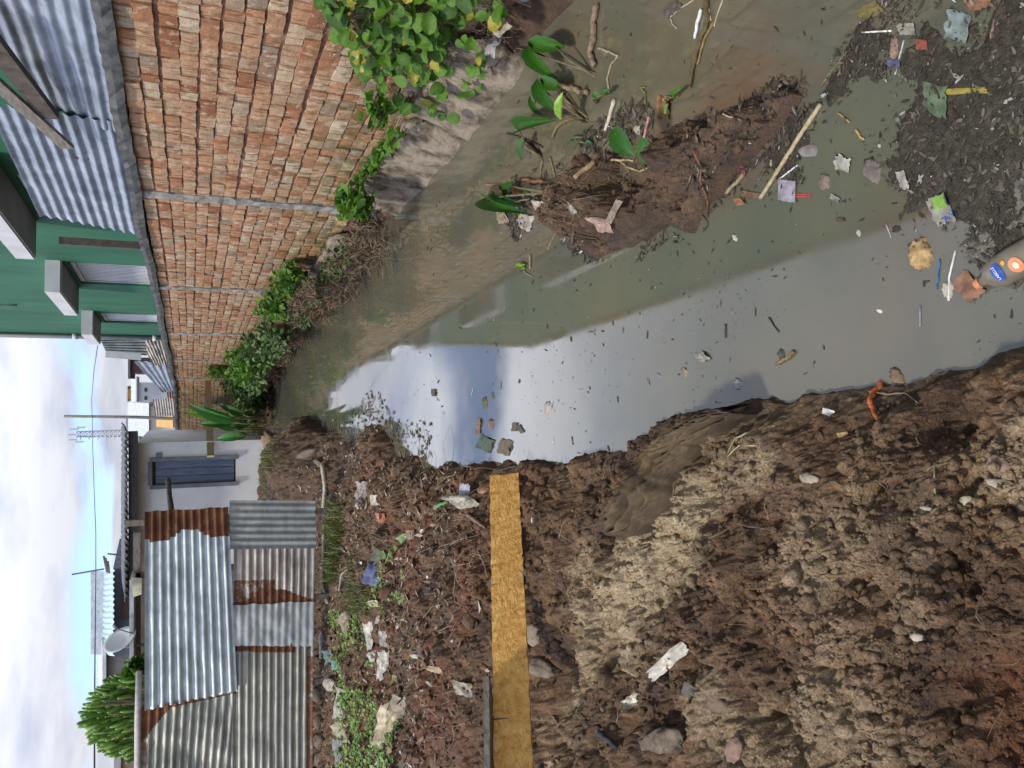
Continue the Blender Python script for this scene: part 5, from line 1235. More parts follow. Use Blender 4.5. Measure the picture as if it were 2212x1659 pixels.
# ---- on the near bank
stick('curled orange ribbon end at the water edge', 'ribbon', [(1910, 826), (1900, 845), (1892, 865), (1894, 885), (1900, 902)], 13, (0.48, 0.13, 0.04), 'orange_ribbon', kink=0.25)
lump('shrivelled brown husk beside the orange ribbon', 'husk', 1942, 815, 30, 52, -30, (0.21, 0.14, 0.09), 'shrivelled_husk', flat=0.6, rad=0.3)
paper('tiny white paper scrap on dark soil near the shore', 'paper', 1791, 890, 26, 13, 15, (0.66, 0.68, 0.68), 'paper_scrap')
paper('small yellow leaf on the dark soil', 'leaf', 1822, 938, 20, 9, -10, (0.40, 0.26, 0.07), 'yellow_leaf')
lump('pale sandy pebble standing on the brown soil', 'stone', 1755, 1033, 24, 26, 0, (0.36, 0.31, 0.24), 'sand_lump', rad=0.2)
lump('pale stone at the right edge of the bank', 'stone', 2092, 1082, 34, 28, 0, (0.42, 0.38, 0.28), 'pale_stone', rad=0.15)
lump('pinkish flat stone at the right edge', 'stone', 2165, 1000, 48, 44, 20, (0.25, 0.165, 0.14), 'pink_stone', rad=0.1)
lump('cream stone directly below the pinkish flat stone', 'stone', 2158, 1045, 62, 26, 15, (0.42, 0.38, 0.31), 'cream_stone', rad=0.15)
lump('little white stone near the bank edge', 'stone', 2010, 1098, 10, 14, 0, (0.60, 0.56, 0.50), 'white_pebble', rad=0.1)
lump('pale chip glinting on the brown soil', 'stone', 1985, 1375, 22, 26, 0, (0.44, 0.40, 0.33), 'pale_chip', rad=0.2)
stick('tiny curved shell sliver on the soil', 'sliver', [(1943, 1372), (1947, 1382), (1947, 1392)], 5, (0.62, 0.50, 0.38), 'sliver')
paper('crumpled grey white plastic strip on the pale sand', 'plastic', 1445, 1428, 96, 26, -42, (0.52, 0.49, 0.44), 'plastic_strip', cr=0.5, rough=0.4)
paper('small clear film scrap on the sand below the strip', 'plastic', 1372, 1512, 30, 24, -40, (0.36, 0.33, 0.29), 'film_scrap', cr=0.5, rough=0.3)
paper('dark blue black plastic rag in the sand', 'plastic', 1500, 1492, 36, 30, 30, (0.035, 0.042, 0.055), 'black_rag', cr=0.4)
stick('short black hose end sticking out of the sand', 'hose', [(1314, 1578), (1328, 1592), (1346, 1613)], 13, (0.03, 0.035, 0.05), 'hose_end', lift=0.01)
lump('flat grey stone slab in the lower sand', 'stone', 1440, 1600, 88, 60, -20, (0.13, 0.10, 0.075), 'grey_slab', flat=0.4, rad=0.2, freq=3, v=0.5)
lump('pinkish brick lump at the bottom edge', 'stone', 1585, 1620, 40, 66, 10, (0.26, 0.16, 0.125), 'brick_lump', flat=0.5, rad=0.12)
lump('smooth dark clod beside the grey slab', 'stone', 1560, 1520, 60, 50, 30, (0.12, 0.085, 0.06), 'dark_clod', flat=0.5, rad=0.2)
stick('straw coloured twig lying across the dark soil', 'twig', [(1390, 1173), (1415, 1168), (1440, 1160)], 6, (0.25, 0.18, 0.10), 'twig')
stick('forked pale twig on the wrapped cloth end', 'twig', [(1616, 935), (1590, 948), (1575, 975), (1568, 1000)], 4, (0.32, 0.28, 0.15), 'forked_twig')
stick('second arm of the forked twig', 'twig', [(1640, 962), (1600, 962), (1582, 985)], 4, (0.32, 0.28, 0.15), 'forked_twig')
stick('grassy white stem lying at the right of the bank', 'stem', [(2020, 1000), (2026, 1030), (2028, 1060), (2030, 1092)], 5, (0.26, 0.25, 0.14), 'grassy_straw')
stick('slim root running down over the soil above the ribbon', 'root', [(1882, 845), (1920, 852), (1960, 848), (1990, 870)], 4, (0.22, 0.18, 0.12), 'root')
lump('whitish rounded stone under the yellow plank', 'stone', 1156, 1370, 22, 60, 5, (0.32, 0.26, 0.22), 'rounded_stone', rad=0.15)
lump('brown lichen stone left of the plank shadow', 'stone', 1180, 1440, 40, 50, 0, (0.17, 0.14, 0.11), 'lichen_stone', rad=0.2)

# big soaked cloth
def cloth_heap():
    sp = [(1625, 884, 26), (1570, 905, 40), (1510, 938, 62), (1470, 985, 88), (1435, 1040, 100), (1400, 1085, 92), (1372, 1125, 74), (1350, 1150, 46)]
    na, nb = 84, 60; v = []; f = []
    xs = np.array([p[0] for p in sp], float); ys = np.array([p[1] for p in sp], float); ws = np.array([p[2] for p in sp], float)
    u = np.linspace(0, len(sp) - 1, na); X_ = np.interp(u, range(len(sp)), xs); Y_ = np.interp(u, range(len(sp)), ys); W_ = np.interp(u, range(len(sp)), ws)
    bz = np.array([on_ground(a_, b_).z for a_, b_ in zip(X_[::4], Y_[::4])]); bz = np.interp(np.arange(na), np.arange(na)[::4], np.convolve(np.pad(bz, 3, 'edge'), np.ones(7) / 7, 'valid'))
    for i in range(na):
        j0, j1 = max(i - 2, 0), min(i + 2, na - 1); tx, ty = X_[j1] - X_[j0], Y_[j1] - Y_[j0]; l = math.hypot(tx, ty); px_, py_ = -ty / l, tx / l
        base = Vector((0, 0, float(bz[i])))
        for k in range(nb):
            t = k / (nb - 1) * 2 - 1
            q = PZ(X_[i] + px_ * t * W_[i] / 2, Y_[i] + py_ * t * W_[i] / 2, base.z)
            fold = float(fbm(np.array(i * 0.045), np.array(t * 4.6 + 0.5 * math.sin(i * 0.11)), 7, 3, 0.6)); fold = abs(fold - 0.5) * 2
            fine = float(fbm(np.array(i * 0.22 + 4), np.array(t * 9.0), 17, 2))
            e = (1 - abs(t) ** 2.5)
            zz = base.z - 0.02 + 0.125 * e ** 0.5 * min(1, (na - 1 - i) / 8 + 0.4) + 0.12 * (0.42 - fold ** 0.7) * e ** 0.6 + 0.022 * (fine - 0.5)
            if 44 < i < 50: zz += 0.02 * math.sin((i - 44) / 6 * math.pi)
            v.append((q.x, q.y, zz))
    for i in range(na - 1):
        for k in range(nb - 1): q = i * nb + k; f.append((q, q + 1, q + nb + 1, q + nb))
    o = mesh_obj('soaked_cloth', v, f, simple('muddy brown cloth', [(0.28, (0.026, 0.018, 0.011)), (0.5, (0.066, 0.045, 0.026)), (0.7, (0.13, 0.092, 0.050))], 7, 0.9, 0.5, 0.004), None, True)
    tag(o, 'long twisted muddy brown cloth trailing from the bank into the water', 'cloth')
cloth_heap()

# ---- the far bank in front of the fence
lump('grey concrete block slanting on the dark far mud pile', 'block', 667, 981, 46, 17, -40, (0.17, 0.135, 0.105), 'concrete_block', flat=0.9, rad=0.04)
lump('rounded flat slab right below the slanting block', 'slab', 693, 1004, 34, 18, 45, (0.20, 0.17, 0.14), 'flat_slab', flat=0.5, rad=0.1)
stick('upper pale plank lying on the litter in front of the pile', 'plank', [(706, 1003), (708, 1050), (706, 1102)], 11, (0.48, 0.43, 0.36), 'pale_plank', kink=0.02, n=4, taper=1)
stick('lower pale plank lying along the foot of the fence', 'plank', [(709, 1130), (706, 1200), (704, 1260), (712, 1300)], 10, (0.42, 0.34, 0.26), 'pale_plank', kink=0.1, n=4, taper=0.8)
lump('rusty orange tin on the litter', 'tin', 722, 1050, 16, 17, 0, (0.28, 0.11, 0.035), 'rusty_tin', rad=0.15)
paper('long dirty white bag low in the dark mud', 'bag', 791, 1070, 18, 62, 5, (0.42, 0.36, 0.36), 'dirty_bag', cr=0.5)
paper('crumpled white tissue beside the dirty white bag', 'tissue', 812, 1080, 22, 22, 0, (0.55, 0.50, 0.45), 'tissue', cr=0.5)
paper('blue and white snack wrapper near the plank tip', 'wrapper', 1005, 1068, 20, 46, 10, (0.42, 0.46, 0.60), 'snack_wrapper', cr=0.3, rough=0.35)
paper('white crumpled wrapper beside the blue one', 'wrapper', 1018, 1082, 16, 30, -15, (0.52, 0.48, 0.42), 'white_wrapper', cr=0.5)
lump('orange brick fragment close to the plank tip', 'brick', 1047, 1061, 26, 16, 8, (0.33, 0.155, 0.10), 'brick_fragment', flat=0.8, rad=0.06)
lump('pale brick fragment below the green strip', 'brick', 940, 1135, 18, 12, 0, (0.42, 0.26, 0.19), 'brick_fragment', flat=0.8, rad=0.06)
stick('green plastic strip standing out of the mud', 'strip', [(948, 1095), (962, 1088), (974, 1083)], 8, (0.10, 0.27, 0.10), 'green_strip')
paper('bright orange cup piece on the litter', 'cup', 827, 1118, 15, 20, 10, (0.62, 0.16, 0.08), 'orange_cup', cr=0.4)
paper('fresh green leaf lying on the mud', 'leaf', 874, 1163, 18, 16, -40, (0.16, 0.34, 0.12), 'green_leaf')
paper('tall tan leaf beside the fresh green one', 'leaf', 893, 1155, 14, 22, 0, (0.33, 0.20, 0.14), 'tan_leaf')
paper('bright blue plastic rag on the litter heap', 'rag', 808, 1243, 34, 44, 20, (0.02, 0.07, 0.27), 'blue_rag', cr=0.5)
paper('dark green net scrap just above the blue rag', 'net', 822, 1205, 34, 44, 10, (0.04, 0.09, 0.07), 'net_scrap', cr=0.5)
paper('round pale leaf directly below the blue rag', 'leaf', 814, 1257, 12, 14, 0, (0.50, 0.52, 0.28), 'pale_leaf')
paper('second round pale leaf further below', 'leaf', 812, 1303, 13, 15, 0, (0.50, 0.52, 0.28), 'pale_leaf')
paper('large tan paper bag folded on the weeds', 'bag', 752, 1350, 30, 52, -30, (0.34, 0.26, 0.20), 'tan_bag', cr=0.4)
v, f = lathe(on_ground(703, 1362) + Vector((0, 0, 0.03)), Vector((-1, -0.25, 0)), [(0, 0.013), (0.02, 0.014), (0.05, 0.035), (0.12, 0.036), (0.2, 0.034), (0.28, 0.037), (0.30, 0.030)], 16)
pb_ = mesh_obj('water_bottle', v, f, tint('cloudy bottle plastic', (0.48, 0.49, 0.48), 0.2, 20, rough=0.3), None, True); tag(pb_, 'clear plastic water bottle with a red cap at the foot of the fence', 'bottle')
v, f = lathe(on_ground(703, 1362) + Vector((0.02, 0.005, 0.03)), Vector((-1, -0.25, 0)), [(0, 0.015), (0.02, 0.015)], 12); mesh_obj('cap', v, f, tint('red cap', (0.55, 0.06, 0.05), 0.1), pb_)
paper('large torn white bag in front of the weeds', 'bag', 804, 1385, 20, 86, -8, (0.52, 0.51, 0.48), 'white_bag', cr=0.6, rough=0.4)
paper('second torn white bag lower down', 'bag', 829, 1437, 20, 60, 5, (0.52, 0.51, 0.48), 'white_bag', cr=0.6, rough=0.4)
paper('smeared grey film bag above the torn white ones', 'bag', 838, 1378, 34, 34, 0, (0.32, 0.31, 0.32), 'film_bag', cr=0.5, rough=0.35)
lump('round white cup lid on the red soil', 'lid', 901, 1417, 12, 15, 0, (0.58, 0.55, 0.48), 'cup_lid', rad=0.1)
lump('pale pocked shell on the brown soil', 'shell', 863, 1354, 12, 26, 15, (0.46, 0.42, 0.34), 'shell', rad=0.2)
paper('yellowish crumpled scrap on grey litter', 'scrap', 855, 1467, 15, 18, 0, (0.42, 0.36, 0.12), 'yellow_scrap')
paper('small pale triangular paper on red soil', 'paper', 950, 1445, 15, 20, 30, (0.46, 0.34, 0.22), 'triangle_paper')
paper('dull white crinkled paper below the red ridge', 'paper', 1014, 1487, 30, 34, 20, (0.36, 0.32, 0.27), 'crinkled_paper', cr=0.5)
paper('big dirty plastic bag with yellow stain near the grey board', 'bag', 858, 1568, 62, 100, 25, (0.44, 0.36, 0.24), 'stained_bag', cr=0.5, rough=0.4)
paper('upper lobe of another dirty bag', 'bag', 872, 1520, 28, 44, 40, (0.34, 0.28, 0.22), 'dirty_bag', cr=0.5)
paper('faded teal cloth tuft near the fence', 'cloth', 724, 1437, 14, 20, 0, (0.06, 0.38, 0.38), 'teal_scrap', cr=0.5)
paper('dark teal bag scrap above the turquoise one', 'bag', 716, 1418, 16, 30, 0, (0.10, 0.20, 0.21), 'teal_bag', cr=0.5)
lump('whitish plastic bottle lying under the turquoise tuft', 'bottle', 720, 1478, 20, 36, 10, (0.42, 0.41, 0.36), 'pale_bottle', rad=0.08)
paper('long pale film tangled in the weeds', 'plastic', 741, 1518, 22, 68, 12, (0.44, 0.45, 0.40), 'pale_film', cr=0.5)
paper('yellow white bag end under the long pale film', 'bag', 744, 1578, 26, 40, -20, (0.44, 0.40, 0.28), 'bag_end', cr=0.5)
paper('grey blue cloth on the bottom of the weeds', 'cloth', 735, 1620, 14, 50, 0, (0.16, 0.20, 0.22), 'grey_cloth')
for k, (y, lab) in enumerate(((1500, 'first'), (1560, 'second'), (1600, 'third'), (1640, 'last'))):
    lump('%s squared kerb block under the left fence end' % lab, 'block', 690 + k, y, 20, 38, 0, (0.15, 0.115, 0.09), 'kerb_block', flat=0.9, rad=0.05, group='kerb blocks at the fence foot')
stick('long thin dry root hanging on the red soil', 'root', [(1035, 1190), (1050, 1215), (1056, 1245)], 5, (0.24, 0.17, 0.13), 'dry_root')
stick('brown plank end sticking out above the yellow plank', 'plank', [(1014, 1112), (1032, 1122), (1060, 1138)], 9, (0.22, 0.13, 0.10), 'plank_end')
stick('long bare trailing stem over the litter', 'stem', [(835, 1350), (832, 1300), (838, 1250), (836, 1200)], 3, (0.22, 0.17, 0.11), 'trailing_twig')
stick('straight grey twig low on the litter', 'twig', [(760, 1230), (740, 1240), (735, 1275)], 5, (0.32, 0.28, 0.24), 'grey_twig')
# sacks at the far end of the channel
lump('tan sack slumped at the far end of the channel', 'sack', 555, 943, 32, 40, 20, (0.33, 0.24, 0.15), 'sack', flat=0.9, rad=0.14)
lump('pale folded sack end behind the tan one', 'sack', 541, 958, 14, 52, -14, (0.48, 0.41, 0.31), 'sack', flat=0.9, rad=0.12)
lump('flat brown sack sinking into the water', 'sack', 583, 950, 16, 48, 5, (0.26, 0.19, 0.13), 'sack', flat=0.8, rad=0.15)
paper('hanging white and grey rag caught in the vines at the water', 'rag', 1070, 92, 22, 64, 20, (0.42, 0.43, 0.44), 'rag', cr=0.6, z=0.22, tilt=0.7)
paper('torn cream bag above the hanging rag', 'bag', 1083, 62, 40, 24, -40, (0.42, 0.39, 0.28), 'torn_bag', cr=0.6, z=0.30, tilt=0.7)
paper('dry yellow leaf cluster on the footing by the cement column', 'leaf', 738, 474, 24, 24, 0, (0.42, 0.27, 0.12), 'dry_leaf', cr=0.6, z=0.42, tilt=0.8)

# ------------------------------------------------------------------ fine floating and lying stuff
def bits_mat(name, stops, rough=0.7):
    m, t, b = new_mat(name); ge = N(t, 'ShaderNodeNewGeometry')
    t.links.new(ramp(t, ge.outputs['Random Per Island'], stops), b.inputs['Base Color']); b.inputs['Roughness'].default_value = rough
    return m
def bits(name, pts, sizes, m, label, cat, seed, elong=(1.2, 5), lift=0.002, tiltv=0.25, zf=None):
    g = random.Random(seed); v = []; f = []
    for (x, y, z), s in zip(pts, sizes):
        a = g.uniform(0, math.pi * 2); e = g.uniform(*elong); k = g.choice((4, 5, 6)); n = len(v)
        L = s * math.sqrt(e); W_ = s / math.sqrt(e); ca, sa = math.cos(a), math.sin(a); tx, ty = g.uniform(-tiltv, tiltv), g.uniform(-tiltv, tiltv)
        for i in range(k):
            w_ = 2 * math.pi * i / k; r_ = g.uniform(0.65, 1.1); u_ = math.cos(w_) * L * r_; q = math.sin(w_) * W_ * r_
            dx, dy = u_ * ca - q * sa, u_ * sa + q * ca
            v.append((x + dx, y + dy, z + lift + max(0, dx * tx + dy * ty) + g.uniform(0, 0.15) * W_))
        f.append(tuple(range(n, n + k)))
    o = mesh_obj(name, v, f, m); return tag(o, label, cat, None, 'stuff')
DEB = bits_mat('floating debris', [(0.0, (0.018, 0.014, 0.009)), (0.40, (0.028, 0.022, 0.014)), (0.68, (0.050, 0.040, 0.026)), (0.86, (0.085, 0.072, 0.05)), (0.95, (0.13, 0.12, 0.105)), (0.985, (0.26, 0.25, 0.24)), (1.0, (0.50, 0.50, 0.50))])
MAT = [(1770, 195), (1800, 130), (1850, 60), (1900, 10), (2000, -40), (2280, -40), (2280, 640), (2200, 600), (2100, 560), (2050, 540), (1990, 520), (1960, 440), (1910, 400), (1880, 350), (1850, 310), (1790, 290), (1745, 290), (1725, 330), (1745, 390), (1735, 450), (1700, 462), (1640, 440), (1590, 445), (1585, 395), (1640, 370), (1690, 310), (1740, 250)]
MP = wpoly(MAT)
g = np.random.default_rng(77)
N_ = 60000; X = g.uniform(-0.1, 2.0, N_); Y = g.uniform(0.85, 2.6, N_)
sd = poly_sd(X, Y, MP); den_ = fbm(X * 5, Y * 5, 202, 4)
clear = np.exp(-(((X - PZ(1868, 232).x) / 0.10) ** 2 + ((Y - PZ(1868, 232).y) / 0.07) ** 2))
ok = (sd + 0.10 * (den_ - 0.5) > 0) & (g.random(N_) < sstep(0.34, 0.52, den_) * 0.85 + 0.14) & (clear < 0.4)
k = np.where(ok)[0][:9500]; sz = 0.0014 * (7.5 ** (g.random(len(k)) ** 2.9))
bits('debris_mat', [(X[i], Y[i], 0.0 + 0.006 * g.random()) for i in k], sz, DEB, 'mat of rotting leaves and bits floating on the near water', 'debris', 8, (1.2, 4.5))
k = np.where(ok)[0][13000:13350]; sz = 0.006 * (2.4 ** (g.random(len(k)) ** 2))
bits('debris_flakes', [(X[i], Y[i], 0.004 + 0.006 * g.random()) for i in k], sz, DEB, 'larger sodden flakes in the floating debris mat', 'debris', 9, (1.5, 3.5), 0.003, 0.6)
def scum_film():
    P_ = np.array(MP); st = 0.0125; xs = np.arange(P_[:, 0].min() - 0.1, P_[:, 0].max() + 0.1, st); ys = np.arange(P_[:, 1].min() - 0.1, P_[:, 1].max() + 0.1, st)
    Xg, Yg = np.meshgrid(xs, ys, indexing='ij'); d_ = fbm(Xg * 5, Yg * 5, 202, 4)
    hole = np.exp(-(((Xg - PZ(1868, 232).x) / 0.10) ** 2 + ((Yg - PZ(1868, 232).y) / 0.07) ** 2))
    hz = (poly_sd(Xg, Yg, MP) * 0.9 + 0.35 * (d_ - 0.47) + 0.10 * (fbm(Xg * 26, Yg * 26, 212, 3) - 0.5) - 0.20 * hole)
    hz = hz - 0.035 + 0.55 * (fbm(Xg * 9, Yg * 9, 232, 4, 0.6) - 0.60); hz = np.clip(hz * 0.06, -0.004, 0.0045) + 0.004 * (fbm(Xg * 60, Yg * 60, 222, 2) - 0.5)
    ok_ = hz > -0.003; n0, n1 = Xg.shape; f = []
    for i in range(n0 - 1):
        for k in range(n1 - 1):
            if ok_[i, k] or ok_[i + 1, k] or ok_[i, k + 1] or ok_[i + 1, k + 1]: a = i * n1 + k; f.append((a, a + n1, a + n1 + 1, a + 1))
    used = sorted({q for t in f for q in t}); mp_ = {q: i for i, q in enumerate(used)}; fx, fy, fz = Xg.ravel(), Yg.ravel(), hz.ravel()
    o = mesh_obj('scum_film', [(fx[q], fy[q], fz[q]) for q in used], [tuple(mp_[q] for q in t) for t in f], simple('brown scum', [(0.3, (0.014, 0.013, 0.008)), (0.55, (0.036, 0.030, 0.019)), (0.75, (0.075, 0.064, 0.048))], 45, 0.55, 0.8, 0.006), None, True)
    tag(o, 'dark brown film of rotten matter on the near water', 'debris', None, 'stuff')
scum_film()
FLK = bits_mat('dark flecks', [(0.0, (0.012, 0.012, 0.010)), (0.6, (0.035, 0.034, 0.028)), (0.955, (0.06, 0.06, 0.045)), (0.975, (0.35, 0.35, 0.33)), (1.0, (0.55, 0.55, 0.5))])
rr = np.exp(g.uniform(np.log(1.0), np.log(7.5), 9000)); a = np.radians(g.uniform(-12, 42, 9000)); X = rr * np.sin(a); Y = rr * np.cos(a)
ok = (ground(X, Y) < -0.01) & (fbm(X * 2.5, Y * 2.5, 303, 3) > 0.43) & (X < Xw(Y))
k = np.where(ok)[0][:1250]
bits('floating_flecks', [(X[i], Y[i], 0.001) for i in k], [0.0010 * rr[i] ** 0.85 * (5.0 ** (g.random() ** 2.8)) for i in k], FLK, 'dark flecks and bits of twig drifting on the open water', 'debris', 10, (1.3, 7), 0.001, 0.05)
# scum along the shore of the heap and the grey shallows
X = g.uniform(-1.6, 0.6, 9000); Y = g.uniform(6.0, 11.5, 9000)
ok = (ground(X, Y) < 0.03) & (Xs(Y) - X > -0.35) & (X < Xs(Y) + 0.35); k = np.where(ok)[0][:420]
bits('shore_scum', [(X[i], Y[i], 0.002) for i in k], [0.012 * (3 ** g.random()) for i in k], DEB, 'dark scum and leaves in the far grey shallows', 'debris', 12, (1.2, 4), 0.002, 0.22)
ip = np.array(ISL); X = g.uniform(ip[:, 0].min() - 0.25, ip[:, 0].max() + 0.15, 14000); Y = g.uniform(ip[:, 1].min() - 0.1, ip[:, 1].max() + 0.9, 14000)
CL = wpoly([(1085, 400), (1110, 280), (1150, 170), (1230, 110), (1290, 90), (1345, 110), (1330, 210), (1400, 240), (1420, 330), (1340, 345), (1270, 380), (1200, 480), (1120, 500), (1080, 470)])
s1 = poly_sd(X, Y, CL); s2 = poly_sd(X, Y, ISL); nn = fbm(X * 4, Y * 4, 404, 4)
ok = ((s1 + 0.25 * (nn - 0.5) > 0) | (np.abs(s2) < 0.06)) & (g.random(len(X)) < sstep(0.38, 0.6, nn)); k = np.where(ok)[0][:4200]; zz = np.maximum(ground(X[k], Y[k]), 0)
bits('plant_litter', [(X[i], Y[i], z_) for i, z_ in zip(k, zz)], [0.004 * (4.5 ** (g.random() ** 2)) for i in k], DEB, 'rotting leaf litter caught round the taro stumps', 'debris', 13, (1.5, 7), 0.003, 0.7)
LIT = bits_mat('dry litter', [(0.0, (0.045, 0.032, 0.022)), (0.35, (0.085, 0.062, 0.045)), (0.62, (0.15, 0.115, 0.085)), (0.82, (0.25, 0.20, 0.155)), (0.94, (0.38, 0.32, 0.27)), (1.0, (0.55, 0.52, 0.48))], 0.8)
rr = np.exp(g.uniform(np.log(3.6), np.log(11), 26000)); a = np.radians(g.uniform(-34, -2, 26000)); X = rr * np.sin(a); Y = rr * np.cos(a)
zz = ground(X, Y); w8 = sstep(4.2, 6.2, Y) * 0.9 + 0.06
ok = (zz > 0.01) & (g.random(len(X)) < w8) & (Y < FA + FB * X + 2.0) & (fbm(X * 2, Y * 2, 505, 3) > 0.40) & (X < Xs(Y)); k = np.where(ok)[0][:6500]
bits('leaf_litter', [(X[i], Y[i], zz[i]) for i in k], [0.010 * (3.6 ** (g.random() ** 2.2)) for i in k], LIT, 'dry leaves paper and rags littering the bank below the fence', 'litter', 14, (1.1, 4), 0.006, 1.1)
# fine roots
def fibres(name, polys, n, L, th, m, label, seed, z_up=0.03, arc=0.5, cat='roots'):
    r = random.Random(seed); v = []; f = []; c = 0
    while c < n:
        P = r.choice(polys); xs = [p[0] for p in P]; ys = [p[1] for p in P]; x, y = r.uniform(min(xs), max(xs)), r.uniform(min(ys), max(ys))
        if float(poly_sd(np.array(x), np.array(y), P)) < 0: continue
        c += 1; a = r.uniform(0, 6.28); l = L * r.uniform(0.4, 1.3); pts = []
        for i in range(6):
            pts.append((x, y, max(float(ground(np.array(x), np.array(y))), 0) + 0.004 + z_up * math.sin(i / 5 * math.pi) * r.uniform(0.3, 1))); a += r.uniform(-arc, arc); x += math.cos(a) * l / 5; y += math.sin(a) * l / 5
        mb = MB().tube(pts, [th * (1 - 0.12 * i) for i in range(6)], 3, False); k = len(v); v += mb.v; f += [tuple(q + k for q in t) for t in mb.f]
    return tag(mesh_obj(name, v, f, m), label, cat, None, 'stuff')
ROOT = simple('fine pale roots', [(0.3, (0.13, 0.09, 0.055)), (0.7, (0.30, 0.22, 0.14))], 40, 0.9)
fibres('fine_roots', [wpoly([(1210, 400), (1300, 340), (1330, 380), (1290, 460), (1280, 530), (1215, 500)], 0.1)], 210, 0.11, 0.0013, ROOT, 'tangle of pale rootlets over the mud heap', 3)
fibres('dead_stems', [wpoly([(1000, 1010), (700, 1010), (700, 1600), (1000, 1600)], 0.4)], 420, 0.30, 0.0028, DRYSTEM, 'dead stems and straw strewn over the far bank', 4, 0.05, 0.4)
fibres('bank_straw', [wpoly([(1100, 1010), (1250, 1000), (1650, 920), (2000, 900), (2200, 950), (2200, 1600), (1250, 1600)], 0.3)], 160, 0.12, 0.0012, DRYSTEM, 'odd bits of straw on the near bank', 5, 0.012, 0.5)

# ------------------------------------------------------------------ leaves
def leaf_geo(prof, n=7, fold=0.25, curl=0.2, wav=0.0, seed=0, notch=0.0):
    """unit leaf: base at 0, tip at 1 along x; half width from prof(t)"""
    r = random.Random(seed); v = []; f = []
    for i in range(n + 1):
        t = i / n; w_ = prof(t)
        for k in (-2, -1, 0, 1, 2):
            s = k / 2; x = t - (notch * abs(s) * (1 - t) ** 3)
            z = abs(s) * w_ * fold * 2 - curl * (t - 0.45) ** 2 + (r.uniform(-1, 1) * wav if abs(k) == 2 else 0)
            v.append((x, s * w_ * (1 + (r.uniform(-.06, .06) if abs(k) == 2 else 0)), z))
    for i in range(n):
        for k in range(4): a = i * 5 + k; f.append((a, a + 1, a + 6, a + 5))
    return v, f
OVAL = lambda t: 0.22 * math.sin(math.pi * min(1, t * 0.98 + 0.02)) ** 0.8
TARO = lambda t: 0.34 * (math.sin(math.pi * t ** 0.72) ** 0.75 if 0 < t < 1 else 0.0) + 0.004
ROUND = lambda t: 0.50 * math.sqrt(max(0, 1 - (2 * t - 1) ** 2)) + 0.02
LANCE = lambda t: 0.10 * math.sin(math.pi * t) ** 0.7 + 0.004
def leaf_me(name, geo, m):
    me = bpy.data.meshes.new(name); me.from_pydata(geo[0], [], geo[1]); me.materials.append(m); me.shade_smooth(); return me
def put(me, name, base, ax, nrm, L, W_, parent):
    ax = ax.normalized(); y = nrm.cross(ax).normalized(); z = ax.cross(y)
    o = bpy.data.objects.new(name, me); mw = Matrix(((ax.x * L, y.x * W_, z.x * L, base.x), (ax.y * L, y.y * W_, z.y * L, base.y), (ax.z * L, y.z * W_, z.z * L, base.z), (0, 0, 0, 1)))
    COL.objects.link(o); o.parent = parent; o.matrix_parent_inverse = parent.matrix_world.inverted(); o.matrix_world = mw
    return o
# taro plants in the water: leaves given by base and tip
def taro(label, base, leaves, stems=(), cat='taro plant'):
    b_ = on_ground(*base); t_ = empty('taro_plant', b_, label, cat, 'taro plants growing in the channel')
    for i, (bx, by, bz, tx, ty, tz, wp_, m) in enumerate(leaves):
        P, Q = PZ(bx, by, bz), PZ(tx, ty, tz); ax = Q - P; L = ax.length
        D_ = (P - Vector((0, 0, H))).dot(Vector((0, CP, -SP))); W_ = wp_ * D_ / F
        nrm = (Vector((0, 0, H)) - P).normalized() * 0.5 + Vector((0, 0, 1)); nrm = (nrm - ax * nrm.dot(ax) / (L * L)).normalized()
        me = leaf_me('leaf', leaf_geo(TARO, 9, 0.20, 0.35, 0.012, i + bx, 0.12), m); put(me, 'leaf', P, ax, nrm, L, W_ / 0.69, t_)
        s0 = P + ax * 0.10; s1 = b_ + Vector((random.uniform(-.02, .02), random.uniform(-.02, .02), 0))
        mid = s0.lerp(s1, 0.5) + Vector((0, 0, 0.03))
        MB().tube([s1, mid, s0 + Vector((0, 0, -0.004))], [0.007, 0.005, 0.0035], 6).build('petiole', STEM, t_, True)
    return t_
taro('taro with two long green leaves reaching to the picture top', (1284, 165), [(1205, 100, .10, 1130, 95, .16, 36, L_TARO), (1137, 102, .13, 1194, 168, .10, 34, L_TARO)])
taro('taro with a broad dark leaf behind a bright lime leaf', (1268, 255), [(1205, 186, .10, 1160, 172, .14, 30, L_TARO), (1158, 175, .13, 1192, 236, .10, 38, L_TARO), (1209, 254, .14, 1212, 200, .17, 27, L_LIME), (1163, 242, .08, 1140, 204, .10, 16, L_TARO)])
taro('taro with a wide oval leaf above a drooping narrow one', (1172, 336), [(1113, 280, .10, 1180, 258, .16, 32, L_TARO), (1130, 300, .09, 1124, 350, .06, 22, L_TARO)])
taro('single taro leaf half lit on top of the mud heap', (1320, 352), [(1325, 282, .26, 1368, 338, .22, 46, L_TARO)])
taro('single dark taro leaf beside the pink stick', (1384, 346), [(1386, 305, .24, 1424, 372, .18, 42, L_TARO)])
taro('taro clump at the end with three overlapping leaves', (1172, 424), [(1103, 398, .10, 1085, 430, .09, 21, L_TARO), (1042, 428, .06, 1118, 458, .10, 30, L_TARO), (1118, 440, .10, 1050, 412, .10, 18, L_BANANA), (1128, 405, .07, 1140, 420, .07, 14, L_TARO)])
taro('small narrow taro leaf standing on the root heap', (1240, 405), [(1236, 366, .16, 1249, 402, .14, 15, L_BANANA)])
taro('young sprout with two light leaflets near the lime leaf', (1290, 225), [(1296, 208, .05, 1277, 202, .06, 14, L_BANANA), (1300, 206, .05, 1316, 192, .06, 14, L_TARO)])
